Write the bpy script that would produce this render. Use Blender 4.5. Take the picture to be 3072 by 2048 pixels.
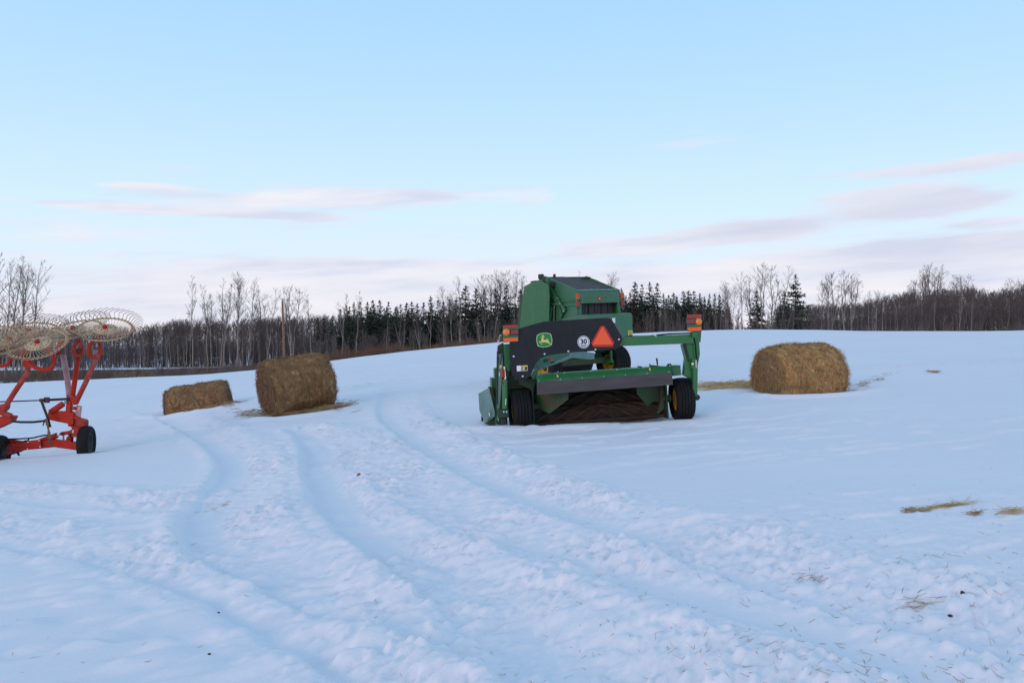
import bpy, math, random
import numpy as np
from mathutils import Vector, Matrix

for _o in list(bpy.data.objects):
    bpy.data.objects.remove(_o)
SC = bpy.context.scene
COL = SC.collection
R = math.radians

# ------------------------------------------------------------------ camera, sky, sun, exposure
F = 2480.0                      # focal length in pixels of the 3072 px wide photograph
CAM = Vector((0, 0, 1.6))
cd = bpy.data.cameras.new('camera')
cam = bpy.data.objects.new('camera', cd)
COL.objects.link(cam)
cam.location = CAM
cam.rotation_euler = (R(90), 0, 0)
cd.sensor_width = 36.0
cd.lens = 36.0 * F / 3072.0
cd.clip_start = 0.1
cd.clip_end = 4000
SC.camera = cam

SUN_EL, SUN_AZ = 14.0, 214.0     # low, behind the camera and to its left
w = bpy.data.worlds.new('World')
SC.world = w
w.use_nodes = True
nt = w.node_tree
nt.nodes.clear()


def nd(tree, typ, **kw):
    n = tree.nodes.new(typ)
    for k, v in kw.items():
        if hasattr(n, k):
            setattr(n, k, v)
    return n


def mth(tree, op, a, b=None, c=None, clamp=False):
    n = tree.nodes.new('ShaderNodeMath')
    n.operation = op
    n.use_clamp = clamp
    for i, x in enumerate((a, b, c)):
        if x is None:
            continue
        if isinstance(x, (int, float)):
            n.inputs[i].default_value = x
        else:
            tree.links.new(x, n.inputs[i])
    return n.outputs[0]


def ramp(tree, fac, stops, interp='EASE'):
    n = tree.nodes.new('ShaderNodeValToRGB')
    n.color_ramp.interpolation = interp
    el = n.color_ramp.elements
    while len(el) < len(stops):
        el.new(0.5)
    for e, (p, c) in zip(el, stops):
        e.position = p
        e.color = (*c, 1) if len(c) == 3 else c
    tree.links.new(fac, n.inputs[0])
    return n.outputs[0]


def mix(tree, fac, a, b):
    n = tree.nodes.new('ShaderNodeMix')
    n.data_type = 'RGBA'
    for s, x in ((n.inputs[0], fac), (n.inputs[6], a), (n.inputs[7], b)):
        if isinstance(x, (int, float)):
            s.default_value = x
        elif isinstance(x, tuple):
            s.default_value = (*x, 1)
        else:
            tree.links.new(x, s)
    return n.outputs[2]


out = nd(nt, 'ShaderNodeOutputWorld')
bg = nd(nt, 'ShaderNodeBackground')
bg.inputs[1].default_value = 0.1
nt.links.new(bg.outputs[0], out.inputs[0])
sky = nd(nt, 'ShaderNodeTexSky')
sky.sky_type = 'NISHITA'
sky.sun_disc = False
sky.sun_elevation = R(SUN_EL)
sky.sun_rotation = R(SUN_AZ)
sky.air_density = 1.0
sky.dust_density = 0.6
tc = nd(nt, 'ShaderNodeTexCoord')
sep = nd(nt, 'ShaderNodeSeparateXYZ')
nt.links.new(tc.outputs['Generated'], sep.inputs[0])
dx, dy, dz = sep.outputs
# clear sky: pale at the horizon, deeper overhead (the whole dome, alike in every direction)
zz = mth(nt, 'ADD', mth(nt, 'MULTIPLY', dz, 0.9), 0.1, clamp=True)
S = 10.0


def sc10(r, g, b):
    return (r * S, g * S, b * S)


def el_stop(sinel):
    return sinel * 0.9 + 0.1


clear = ramp(nt, zz, [
    (0.0, sc10(.82, .83, .90)),
    (el_stop(0.0), sc10(.88, .90, .98)),
    (el_stop(0.07), sc10(.80, .92, 1.04)),
    (el_stop(0.15), sc10(.70, .91, 1.07)),
    (el_stop(0.27), sc10(.54, .81, 1.07)),
    (el_stop(0.40), sc10(.42, .72, 1.05)),
    (el_stop(0.9), sc10(.31, .465, .72)),
], 'LINEAR')
base_sky = mix(nt, 0.06, clear, sky.outputs[0])
# thin stratus: noise stretched along the horizon, thick low down, with a few longer streaks higher up
az = mth(nt, 'ARCTAN2', dx, dy)
elv = mth(nt, 'ARCSINE', dz)
cmb = nd(nt, 'ShaderNodeCombineXYZ')
nt.links.new(mth(nt, 'MULTIPLY', az, 3.2), cmb.inputs[0])
nt.links.new(mth(nt, 'SUBTRACT', mth(nt, 'MULTIPLY', elv, 26.0), mth(nt, 'MULTIPLY', az, 1.6)), cmb.inputs[1])
nz = nd(nt, 'ShaderNodeTexNoise')
nz.inputs['Scale'].default_value = 1.0
nz.inputs['Detail'].default_value = 9
nz.inputs['Roughness'].default_value = 0.62
nt.links.new(cmb.outputs[0], nz.inputs['Vector'])


def px_dir(u, v):
    a = math.atan2(u - 1536, F)
    e = math.atan2(1024 - v, math.hypot(F, u - 1536))
    return a, e


def blob(u, v, su, sv, amp, tilt=0.0):
    """Soft elliptical cloud density centred on a direction of the sky."""
    a0, e0 = px_dir(u, v)
    da = mth(nt, 'SUBTRACT', az, a0)
    de = mth(nt, 'SUBTRACT', mth(nt, 'SUBTRACT', elv, e0), mth(nt, 'MULTIPLY', da, tilt))
    q = mth(nt, 'ADD', mth(nt, 'POWER', mth(nt, 'ABSOLUTE', mth(nt, 'DIVIDE', da, su / F)), 2.0),
            mth(nt, 'POWER', mth(nt, 'ABSOLUTE', mth(nt, 'DIVIDE', de, sv / F)), 2.0))
    return mth(nt, 'MULTIPLY', mth(nt, 'EXPONENT', mth(nt, 'MULTIPLY', q, -1.0)), amp)


low = mth(nt, 'MULTIPLY', mth(nt, 'SUBTRACT', 1.0, mth(nt, 'DIVIDE', mth(nt, 'SUBTRACT', elv, 0.035), 0.075), clamp=True), 0.30)
low = mth(nt, 'MULTIPLY', low, mth(nt, 'GREATER_THAN', elv, -0.02))
dens = low
for b in [(900, 605, 480, 24, .40, 0.03), (420, 626, 330, 15, .36, 0.0), (430, 560, 160, 12, .26, 0.0), (1130, 575, 260, 12, .28, 0.0), (820, 645, 200, 14, .28, 0.0),
          (2760, 624, 170, 30, .46, .05), (2660, 580, 190, 20, .36, .03), (2930, 492, 200, 18, .30, .06), (2640, 520, 140, 14, .26, .02), (2990, 665, 120, 14, .26, .02), (2260, 688, 170, 30, .46, .03),
          (1960, 735, 290, 32, .40, .06), (2900, 735, 380, 30, .40, .05), (2500, 790, 700, 34, .34, .04),
          (860, 815, 230, 40, .34, 0.0), (1250, 830, 300, 60, .32, .05), (1600, 600, 130, 22, .16, 0.0),
          (2950, 820, 320, 50, .30, .1), (2000, 440, 160, 18, .12, .1),
          (600, 700, 700, 40, .10, 0.0), (2100, 860, 900, 40, .2, 0.0)]:
    dens = mth(nt, 'ADD', dens, blob(*b))
cmb3 = nd(nt, 'ShaderNodeCombineXYZ')
nt.links.new(mth(nt, 'MULTIPLY', az, 11.0), cmb3.inputs[0])
nt.links.new(mth(nt, 'SUBTRACT', mth(nt, 'MULTIPLY', elv, 42.0), mth(nt, 'MULTIPLY', az, 2.0)), cmb3.inputs[1])
nz3 = nd(nt, 'ShaderNodeTexNoise')
nz3.inputs['Scale'].default_value = 1.0
nz3.inputs['Detail'].default_value = 7
nz3.inputs['Roughness'].default_value = 0.6
nt.links.new(cmb3.outputs[0], nz3.inputs['Vector'])
puff = mth(nt, 'MULTIPLY', mth(nt, 'SUBTRACT', nz3.outputs['Fac'], 0.5), 0.42)
cl = mth(nt, 'SUBTRACT', mth(nt, 'ADD', mth(nt, 'ADD', nz.outputs['Fac'], puff), mth(nt, 'MULTIPLY', dens, 1.25)), 0.60)
cl = mth(nt, 'SUBTRACT', cl, mth(nt, 'MULTIPLY', mth(nt, 'MAXIMUM', mth(nt, 'SUBTRACT', elv, 0.20), 0.0), 1.6))
cl = mth(nt, 'MULTIPLY', cl, 4.4, clamp=True)
nz2 = nd(nt, 'ShaderNodeTexNoise')
nz2.inputs['Scale'].default_value = 1.7
nz2.inputs['Detail'].default_value = 5
nt.links.new(cmb.outputs[0], nz2.inputs['Vector'])
ccol = ramp(nt, nz2.outputs['Fac'], [(0.34, sc10(.68, .70, .85)), (0.5, sc10(.84, .82, .91)), (0.66, sc10(.94, .89, .93))], 'LINEAR')
grey = 0.0
for b in [(2760, 630, 260, 50, .9, .05), (2260, 690, 220, 40, .8, .03), (2950, 740, 420, 40, .7, .05), (2900, 500, 320, 40, .4, .05)]:
    grey = mth(nt, 'ADD', blob(*b), grey, clamp=True)
ccol = mix(nt, mth(nt, 'MULTIPLY', grey, 0.75), ccol, sc10(.60, .61, .76))
final = mix(nt, mth(nt, 'MULTIPLY', cl, 0.8), base_sky, ccol)
nt.links.new(final, bg.inputs[0])

sl = bpy.data.lights.new('sun', 'SUN')
sl.energy = 0.85
sl.angle = R(24)
sl.color = (1.0, .57, .45)
so = bpy.data.objects.new('sun', sl)
COL.objects.link(so)
_sd = Vector((math.sin(R(SUN_AZ)) * math.cos(R(SUN_EL)), math.cos(R(SUN_AZ)) * math.cos(R(SUN_EL)), math.sin(R(SUN_EL))))
so.rotation_euler = (-_sd).to_track_quat('-Z', 'Y').to_euler()

SC.view_settings.view_transform = 'Standard'
SC.view_settings.look = 'None'
SC.view_settings.exposure = 0.0
SC.view_settings.gamma = 1.0
SC.view_settings.use_curve_mapping = False
SC.cycles.max_bounces = 6
SC.cycles.diffuse_bounces = 3
SC.cycles.glossy_bounces = 3
SC.cycles.transparent_max_bounces = 4

random.seed(7)
NR = np.random.default_rng(7)

# ------------------------------------------------------------------ helpers
class MB:
    """Collects shapes that become ONE mesh object."""

    def __init__(self):
        self.v, self.f = [], []

    def add(self, vs, fs):
        n = len(self.v)
        self.v += [tuple(p) for p in vs]
        self.f += [tuple(i + n for i in f) for f in fs]
        return self

    def box(self, c, s, M=None):
        c = Vector(c)
        vs = []
        for x in (-.5, .5):
            for y in (-.5, .5):
                for z in (-.5, .5):
                    p = Vector((x * s[0], y * s[1], z * s[2]))
                    vs.append((M @ p if M else p) + c)
        return self.add(vs, [(0, 1, 3, 2), (4, 6, 7, 5), (0, 4, 5, 1), (2, 3, 7, 6), (0, 2, 6, 4), (1, 5, 7, 3)])

    def prism(self, pts, off):
        """Plate: outline pts swept by the vector off."""
        off = Vector(off)
        n = len(pts)
        a = [Vector(p) for p in pts]
        vs = a + [p + off for p in a]
        nrm = Vector((0, 0, 0))
        for i in range(n):
            nrm += a[i].cross(a[(i + 1) % n])
        fr, bk = tuple(range(n)), tuple(range(2 * n - 1, n - 1, -1))
        sides = [(i, i + n, (i + 1) % n + n, (i + 1) % n) for i in range(n)]
        if nrm.dot(off) > 0:
            fr, bk = fr[::-1], bk[::-1]
            sides = [s[::-1] for s in sides]
        return self.add(vs, [fr, bk] + sides)

    def beam(self, p, q, wd, ht, up=(0, 0, 1)):
        p, q = Vector(p), Vector(q)
        d = (q - p).normalized()
        s = d.cross(Vector(up)).normalized()
        u = s.cross(d)
        vs = []
        for e in (p, q):
            for a, b in ((-1, -1), (1, -1), (1, 1), (-1, 1)):
                vs.append(e + s * (a * wd / 2) + u * (b * ht / 2))
        return self.add(vs, [(0, 3, 2, 1), (4, 5, 6, 7), (0, 1, 5, 4), (1, 2, 6, 5), (2, 3, 7, 6), (3, 0, 4, 7)])

    def tube(self, pts, r, n=8, caps=True):
        pts = [Vector(p) for p in pts]
        m = len(pts)
        rs = r if isinstance(r, (list, tuple)) else [r] * m
        vs, fs = [], []
        prev = None
        for i, p in enumerate(pts):
            t = (pts[min(i + 1, m - 1)] - pts[max(i - 1, 0)]).normalized()
            if prev is None:
                prev = t.orthogonal().normalized()
            a = (prev - t * prev.dot(t)).normalized()
            prev = a
            b = t.cross(a)
            for k in range(n):
                an = 2 * math.pi * k / n
                vs.append(p + (a * math.cos(an) + b * math.sin(an)) * rs[i])
        for i in range(m - 1):
            for k in range(n):
                k2 = (k + 1) % n
                fs.append((i * n + k, i * n + k2, (i + 1) * n + k2, (i + 1) * n + k))
        if caps:
            fs.append(tuple(range(n))[::-1])
            fs.append(tuple(range((m - 1) * n, m * n)))
        return self.add(vs, fs)

    def lathe(self, prof, n=32, M=None, close=False):
        """prof: (radius, along-x) pairs turned about the x axis, placed by M."""
        vs, fs = [], []
        m = len(prof)
        for r, a in prof:
            for k in range(n):
                an = 2 * math.pi * k / n
                p = Vector((a, r * math.cos(an), r * math.sin(an)))
                vs.append(M @ p if M else p)
        for i in range(m if close else m - 1):
            j = (i + 1) % m
            for k in range(n):
                k2 = (k + 1) % n
                fs.append((i * n + k, j * n + k, j * n + k2, i * n + k2))
        if not close:
            fs.append(tuple(range(n)))
            fs.append(tuple(range((m - 1) * n, m * n))[::-1])
        return self.add(vs, fs)

    def mesh(self, name, smooth=True, sharp=38):
        me = bpy.data.meshes.new(name)
        me.from_pydata(self.v, [], self.f)
        if smooth:
            me.polygons.foreach_set('use_smooth', [True] * len(me.polygons))
            me.set_sharp_from_angle(angle=R(sharp))
        return me


def link(name, data, parent=None, m=None, label=None):
    o = bpy.data.objects.new(name, data)
    COL.objects.link(o)
    if m is not None and data is not None and not data.materials:
        data.materials.append(m)
    if parent is not None:
        o.parent = parent
    if label:
        o['label'] = label
    return o


def part(name, mb, m, parent, bevel=0.0, smooth=True, label=None, sharp=38):
    o = link(name, mb.mesh(name, smooth, sharp), parent, m, label)
    if bevel:
        b = o.modifiers.new('bevel', 'BEVEL')
        b.width = bevel
        b.segments = 2
        b.limit_method = 'ANGLE'
        b.angle_limit = R(40)
        b.harden_normals = True
    return o


def tag(o, label, cat, group=None):
    o['label'] = label
    o['category'] = cat
    if group:
        o['group'] = group
    return o


def thing(name, label, cat, loc, group=None, M=None):
    o = bpy.data.objects.new(name, None)
    COL.objects.link(o)
    o.empty_display_size = 0.2
    if M is not None:
        o.matrix_world = M
    else:
        o.location = loc
    return tag(o, label, cat, group)


def kind(o, k):
    o['kind'] = k
    return o


def np_mesh(name, V, Fc, smooth=True):
    """Mesh from numpy arrays; Fc is (m, k) with the same k for all faces."""
    V = np.ascontiguousarray(V, dtype=np.float32)
    Fc = np.ascontiguousarray(Fc, dtype=np.int32)
    me = bpy.data.meshes.new(name)
    me.vertices.add(len(V))
    me.vertices.foreach_set('co', V.ravel())
    m, k = Fc.shape
    me.loops.add(m * k)
    me.loops.foreach_set('vertex_index', Fc.ravel())
    me.polygons.add(m)
    me.polygons.foreach_set('loop_start', np.arange(0, m * k, k, dtype=np.int32))
    if smooth:
        me.polygons.foreach_set('use_smooth', np.ones(m, dtype=bool))
    me.update(calc_edges=True)
    return me


def np_tubes(lines, n=3):
    """lines: list of (points (m,3), radii (m,)); all tubes in one vertex / quad array."""
    Vs, Fs, off = [], [], 0
    by = {}
    for P, r in lines:
        by.setdefault(len(P), []).append((P, r))
    for m, L in by.items():
        P = np.array([a for a, _ in L], float)
        r = np.array([b for _, b in L], float)
        T = np.empty_like(P)
        T[:, 1:-1] = P[:, 2:] - P[:, :-2]
        T[:, 0] = P[:, 1] - P[:, 0]
        T[:, -1] = P[:, -1] - P[:, -2]
        T /= np.linalg.norm(T, axis=2, keepdims=True) + 1e-9
        ref = np.where(np.abs(T[..., 2:3]) > .9, np.array([1., 0, 0]), np.array([0, 0, 1.]))
        A = np.cross(T, ref)
        A /= np.linalg.norm(A, axis=2, keepdims=True) + 1e-9
        B = np.cross(T, A)
        an = np.arange(n) * 2 * math.pi / n
        V = P[:, :, None, :] + r[:, :, None, None] * (A[:, :, None, :] * np.cos(an)[None, None, :, None] + B[:, :, None, :] * np.sin(an)[None, None, :, None])
        N = len(L)
        idx = (np.arange(N)[:, None, None] * m + np.arange(m - 1)[None, :, None]) * n + np.arange(n)[None, None, :]
        idn = (np.arange(N)[:, None, None] * m + np.arange(m - 1)[None, :, None]) * n + ((np.arange(n) + 1) % n)[None, None, :]
        Fq = np.stack([idx, idn, idn + n, idx + n], -1).reshape(-1, 4) + off
        Vs.append(V.reshape(-1, 3))
        Fs.append(Fq)
        off += N * m * n
    return np.concatenate(Vs), np.concatenate(Fs)


# gradient noise
_perm = NR.permutation(512)
_gr = NR.normal(size=(512, 2))
_gr /= np.linalg.norm(_gr, axis=1, keepdims=True)


def perlin(x, y, seed=0):
    xi, yi = np.floor(x).astype(np.int64), np.floor(y).astype(np.int64)
    fx, fy = x - xi, y - yi
    u, v = fx * fx * fx * (fx * (fx * 6 - 15) + 10), fy * fy * fy * (fy * (fy * 6 - 15) + 10)

    def g(ix, iy, ax, ay):
        h = _perm[(_perm[(ix + seed * 37) & 511] + iy) & 511]
        q = _gr[h]
        return q[..., 0] * ax + q[..., 1] * ay
    a, b = g(xi, yi, fx, fy), g(xi + 1, yi, fx - 1, fy)
    c, d = g(xi, yi + 1, fx, fy - 1), g(xi + 1, yi + 1, fx - 1, fy - 1)
    return (a + (b - a) * u) * (1 - v) + (c + (d - c) * u) * v


def fbm(x, y, oc=4, seed=0):
    s, a = 0, 1.0
    for i in range(oc):
        s = s + a * perlin(x * 2 ** i, y * 2 ** i, seed + i)
        a *= .5
    return s


def sstep(a, b, x):
    t = np.clip((x - a) / (b - a), 0, 1)
    return t * t * (3 - 2 * t)


# ------------------------------------------------------------------ materials
def mat(name, col, rough=0.6, metal=0.0, col2=None, nscale=6.0, lo=.42, hi=.62, bump=0.0, bscale=40.0, coat=0.0,
        spec=0.5, detail=5, stretch=None, col3=None, dust=0.0):
    m = bpy.data.materials.new(name)
    m.use_nodes = True
    t = m.node_tree
    p = t.nodes['Principled BSDF']
    p.inputs['Base Color'].default_value = (*col, 1)
    p.inputs['Roughness'].default_value = rough
    p.inputs['Metallic'].default_value = metal
    p.inputs['Specular IOR Level'].default_value = spec
    p.inputs['Coat Weight'].default_value = coat
    p.inputs['Coat Roughness'].default_value = 0.15
    if col2 or bump:
        co = nd(t, 'ShaderNodeTexCoord')
        vec = co.outputs['Object']
        if stretch:
            mp = nd(t, 'ShaderNodeMapping')
            mp.inputs['Scale'].default_value = stretch
            t.links.new(vec, mp.inputs[0])
            vec = mp.outputs[0]
        if col2:
            n = nd(t, 'ShaderNodeTexNoise')
            n.inputs['Scale'].default_value = nscale
            n.inputs['Detail'].default_value = detail
            n.inputs['Roughness'].default_value = .65
            t.links.new(vec, n.inputs['Vector'])
            stops = [(lo, col), (hi, col2)]
            if col3:
                stops = [(lo, col), ((lo + hi) / 2, col3), (hi, col2)]
            c = ramp(t, n.outputs['Fac'], stops, 'LINEAR')
            if dust:
                mp2 = nd(t, 'ShaderNodeMapping')
                mp2.inputs['Scale'].default_value = (3.0, 3.0, .7)
                t.links.new(co.outputs['Object'], mp2.inputs[0])
                n3 = nd(t, 'ShaderNodeTexNoise')
                n3.inputs['Scale'].default_value = 2.3
                n3.inputs['Detail'].default_value = 8
                n3.inputs['Roughness'].default_value = .7
                t.links.new(mp2.outputs[0], n3.inputs['Vector'])
                k = mth(t, 'MULTIPLY', mth(t, 'MULTIPLY', mth(t, 'SUBTRACT', n3.outputs['Fac'], .44), 4.0, clamp=True), dust)
                c = mix(t, k, c, (.155, .125, .085))
            t.links.new(c, p.inputs['Base Color'])
            r = nd(t, 'ShaderNodeMapRange')
            r.inputs[1].default_value = lo
            r.inputs[2].default_value = hi
            r.inputs[3].default_value = rough
            r.inputs[4].default_value = min(1, rough + .2)
            t.links.new(n.outputs['Fac'], r.inputs[0])
            t.links.new(r.outputs[0], p.inputs['Roughness'])
        if bump:
            n = nd(t, 'ShaderNodeTexNoise')
            n.inputs['Scale'].default_value = bscale
            n.inputs['Detail'].default_value = 4
            t.links.new(vec, n.inputs['Vector'])
            b = nd(t, 'ShaderNodeBump')
            b.inputs['Strength'].default_value = bump
            b.inputs['Distance'].default_value = .02
            t.links.new(n.outputs['Fac'], b.inputs['Height'])
            t.links.new(b.outputs[0], p.inputs['Normal'])
    return m


M = {}
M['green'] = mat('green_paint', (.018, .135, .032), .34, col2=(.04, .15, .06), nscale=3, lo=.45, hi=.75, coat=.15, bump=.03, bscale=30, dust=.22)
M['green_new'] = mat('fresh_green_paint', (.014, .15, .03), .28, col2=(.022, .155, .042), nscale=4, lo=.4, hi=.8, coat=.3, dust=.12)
M['green_dusty'] = mat('dusty_green_paint', (.03, .13, .055), .5, col2=(.10, .145, .095), nscale=2.2, lo=.45, hi=.72, bump=.04, bscale=25)
M['green_faded'] = mat('faded_green_paint', (.028, .16, .068), .42, col2=(.075, .165, .105), nscale=2.0, lo=.40, hi=.75, coat=.05, bump=.03, bscale=20, dust=.42)
M['green_dirty'] = mat('muddy_green_paint', (.025, .085, .03), .6, col2=(.075, .065, .04), nscale=4, lo=.42, hi=.62)
M['green_dark'] = mat('dark_green_paint', (.012, .05, .02), .6, col2=(.03, .03, .02), nscale=5, lo=.4, hi=.6)  # darker green with brown blotches
M['black_panel'] = mat('black_plastic_panel', (.009, .009, .012), .45, spec=.35, col2=(.015, .015, .018), nscale=3, bump=.05, bscale=200, dust=.05)
M['rubber'] = mat('tyre_rubber', (.009, .009, .010), .78, spec=.25, col2=(.022, .021, .020), nscale=4, lo=.45, hi=.75, bump=.08, bscale=60)
M['flap'] = mat('worn_rubber_flap', (.062, .056, .055), .6, spec=.3, col2=(.095, .085, .082), nscale=2, lo=.4, hi=.7, bump=.04, bscale=50, stretch=(.5, 1, 3))
M['yellow'] = mat('yellow_rim_paint', (.52, .29, .012), .45, col2=(.34, .19, .02), nscale=5, lo=.45, hi=.7)
M['yellow_print'] = mat('yellow_print', (.75, .60, .14), .5)
M['pale_green_print'] = mat('pale_green_print', (.55, .78, .30), .5)
M['green_print'] = mat('green_print', (.02, .20, .05), .4)
M['white_print'] = mat('white_print', (.80, .80, .82), .5)
M['black_print'] = mat('black_print', (.01, .01, .012), .5)
M['orange'] = mat('fluorescent_orange_sheet', (1.0, .115, .022), .5)
M['red_reflect'] = mat('red_reflective_sheet', (.48, .008, .012), .35, coat=.3)
M['dark_red'] = mat('dark_red_lens', (.20, .012, .022), .18, coat=.6, col2=(.26, .02, .03), nscale=60)
M['amber'] = mat('amber_lens', (.82, .17, .008), .15, coat=.6, col2=(.9, .28, .03), nscale=40)
M['steel'] = mat('bright_steel', (.62, .62, .64), .35, metal=.8)
M['dark_steel'] = mat('dark_oily_steel', (.035, .032, .03), .5, metal=.3)
M['roller'] = mat('muddy_rubber_roller', (.022, .014, .010), .85, col2=(.045, .028, .018), nscale=7, lo=.4, hi=.65)
M['lug'] = mat('muddy_rubber_lug', (.03, .019, .012), .85, col2=(.075, .046, .029), nscale=7, lo=.4, hi=.65)
M['belt'] = mat('worn_black_belt', (.045, .040, .042), .7, col2=(.11, .095, .085), nscale=2.5, lo=.38, hi=.7, stretch=(6, .6, .6))
M['pale_teal'] = mat('pale_teal_paint', (.10, .20, .165), .5, col2=(.20, .29, .27), nscale=2.5, lo=.35, hi=.7)  # pale blue-green, blotched paler by noise, for selected plates
M['hole'] = mat('shade_black', (.008, .008, .008), .9)  # near-black puts the shade inside holes and housings into the colour
M['red'] = mat('orange_red_paint', (.46, .020, .006), .5, spec=.25, col2=(.34, .028, .014), nscale=5, lo=.48, hi=.75, coat=0)
M['pale_red'] = mat('pale_red_paint', (.38, .024, .010), .5, spec=.25, col2=(.40, .13, .115), nscale=4, lo=.45, hi=.75, coat=0)  # red blotched with paler pink by noise
M['pink'] = mat('pale_pink_paint', (.42, .17, .17), .55, col2=(.42, .30, .34), nscale=5, lo=.4, hi=.62)  # pink blotched with pale lilac by noise
M['cream'] = mat('cream_paint', (.60, .43, .26), .5, spec=.3, col2=(.42, .25, .12), nscale=9, lo=.48, hi=.7)
M['tine'] = mat('spring_wire', (.60, .46, .29), .5)
M['strap'] = mat('black_webbing', (.012, .012, .016), .7)
M['strap_brown'] = mat('brown_webbing', (.18, .09, .05), .8)
M['lamp_red'] = mat('faded_lamp_red', (.26, .035, .03), .35)
M['lamp_orange'] = mat('faded_lamp_orange', (.55, .09, .02), .35)
M['bark_pale'] = mat('pale_aspen_bark', (.29, .25, .215), .85, col2=(.14, .11, .09), nscale=30, lo=.45, hi=.7, stretch=(1, 1, .25))
M['bark_dark'] = mat('grey_poplar_bark', (.13, .11, .10), .9, col2=(.07, .055, .05), nscale=20, lo=.4, hi=.6, stretch=(1, 1, .2))
M['twig'] = mat('bare_twigs', (.125, .088, .072), .85)
M['twig_pink'] = mat('reddish_bare_twigs', (.18, .115, .095), .85)
M['brush'] = mat('grey_brush_twigs', (.155, .118, .102), .9, col2=(.10, .076, .067), nscale=.25, lo=.4, hi=.6)
M['willow'] = mat('red_brown_willow_twigs', (.21, .105, .06), .85, col2=(.13, .07, .045), nscale=.3, lo=.4, hi=.6)
M['needles'] = mat('spruce_needles', (.030, .042, .028), .8, col2=(.052, .058, .036), nscale=6, lo=.4, hi=.6)
M['spruce_bark'] = mat('spruce_bark', (.07, .05, .04), .9)
M['pole'] = mat('peeling_brown_pole', (.34, .20, .12), .85, col2=(.13, .065, .04), nscale=14, lo=.42, hi=.6, stretch=(1, 1, .3))
M['asphalt'] = mat('asphalt', (.05, .05, .054), .85, col2=(.065, .064, .066), nscale=.6)
M['dry_grass'] = mat('dry_brown_grass', (.17, .10, .055), .9, col2=(.25, .165, .09), nscale=3, lo=.35, hi=.65)
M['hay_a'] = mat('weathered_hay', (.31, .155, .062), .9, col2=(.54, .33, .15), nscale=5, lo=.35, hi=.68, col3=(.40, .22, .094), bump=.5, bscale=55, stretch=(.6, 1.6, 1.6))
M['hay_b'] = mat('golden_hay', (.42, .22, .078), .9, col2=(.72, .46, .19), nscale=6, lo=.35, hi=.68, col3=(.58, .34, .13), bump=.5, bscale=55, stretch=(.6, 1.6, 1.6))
M['hay_end'] = mat('dark_end_hay', (.075, .036, .018), .9, col2=(.15, .085, .042), nscale=6, lo=.4, hi=.68, bump=.5, bscale=50)  # darker hay colour for the bale's end faces
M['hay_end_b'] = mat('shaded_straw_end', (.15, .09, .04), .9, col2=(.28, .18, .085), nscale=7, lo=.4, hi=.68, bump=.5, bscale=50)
M['straw_d'] = mat('brown_straw', (.42, .22, .09), .85, col2=(.22, .112, .052), nscale=7)
M['straw_e'] = mat('pale_straw', (.74, .54, .28), .8, col2=(.52, .35, .16), nscale=7)
M['straw_a'] = mat('weathered_straw', (.30, .175, .08), .8, col2=(.52, .34, .17), nscale=7, lo=.4, hi=.6)
M['straw_b'] = mat('golden_straw', (.58, .35, .14), .75, col2=(.34, .18, .07), nscale=7, lo=.4, hi=.6)
M['straw_c'] = mat('scattered_straw', (.58, .40, .22), .8, col2=(.34, .20, .105), nscale=9, lo=.4, hi=.6)
M['clod'] = mat('dark_dung_clod', (.05, .033, .024), .9, bump=.5, bscale=60)
M['leaf'] = mat('dry_leaf', (.16, .085, .05), .8)


def snow_mat():
    m = bpy.data.materials.new('snow')
    m.use_nodes = True
    t = m.node_tree
    p = t.nodes['Principled BSDF']
    p.inputs['Roughness'].default_value = .72
    p.inputs['Specular IOR Level'].default_value = .25
    co = nd(t, 'ShaderNodeTexCoord')
    n = nd(t, 'ShaderNodeTexNoise')
    n.inputs['Scale'].default_value = .35
    n.inputs['Detail'].default_value = 6
    t.links.new(co.outputs['Object'], n.inputs['Vector'])
    c = ramp(t, n.outputs['Fac'], [(.3, (.865, .852, .872)), (.7, (.90, .88, .885))], 'LINEAR')
    t.links.new(c, p.inputs['Base Color'])
    n2 = nd(t, 'ShaderNodeTexNoise')
    n2.inputs['Scale'].default_value = 28
    n2.inputs['Detail'].default_value = 5
    n2.inputs['Roughness'].default_value = .6
    t.links.new(co.outputs['Object'], n2.inputs['Vector'])
    b = nd(t, 'ShaderNodeBump')
    b.inputs['Strength'].default_value = .22
    b.inputs['Distance'].default_value = .02
    t.links.new(n2.outputs['Fac'], b.inputs['Height'])
    t.links.new(b.outputs[0], p.inputs['Normal'])
    return m


M['snow'] = snow_mat()


# ------------------------------------------------------------------ pixel -> place
def ray(u, v):
    return Vector(((u - 1536) / F, 1.0, (1024 - v) / F))


def W(u, v, D):
    """World point seen at pixel (u, v) of the photograph at depth D."""
    return CAM + ray(u, v) * D


class Fr:
    """A thing's own frame; hit() finds where a pixel's ray meets a plane of that frame."""

    def __init__(self, o, yaw, roll):
        self.M = Matrix.Translation(o) @ Matrix.Rotation(R(yaw), 4, 'Z') @ Matrix.Rotation(R(-roll), 4, 'Y')
        self.I = self.M.inverted()

    def hit(self, u, v, ax, c):
        o = self.I @ CAM
        d = self.I.to_3x3() @ ray(u, v)
        return o + d * ((c - o[ax]) / d[ax])


def Z1(x, y):
    return 1400 + .3317 * x, 780 + .3317 * y


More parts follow.
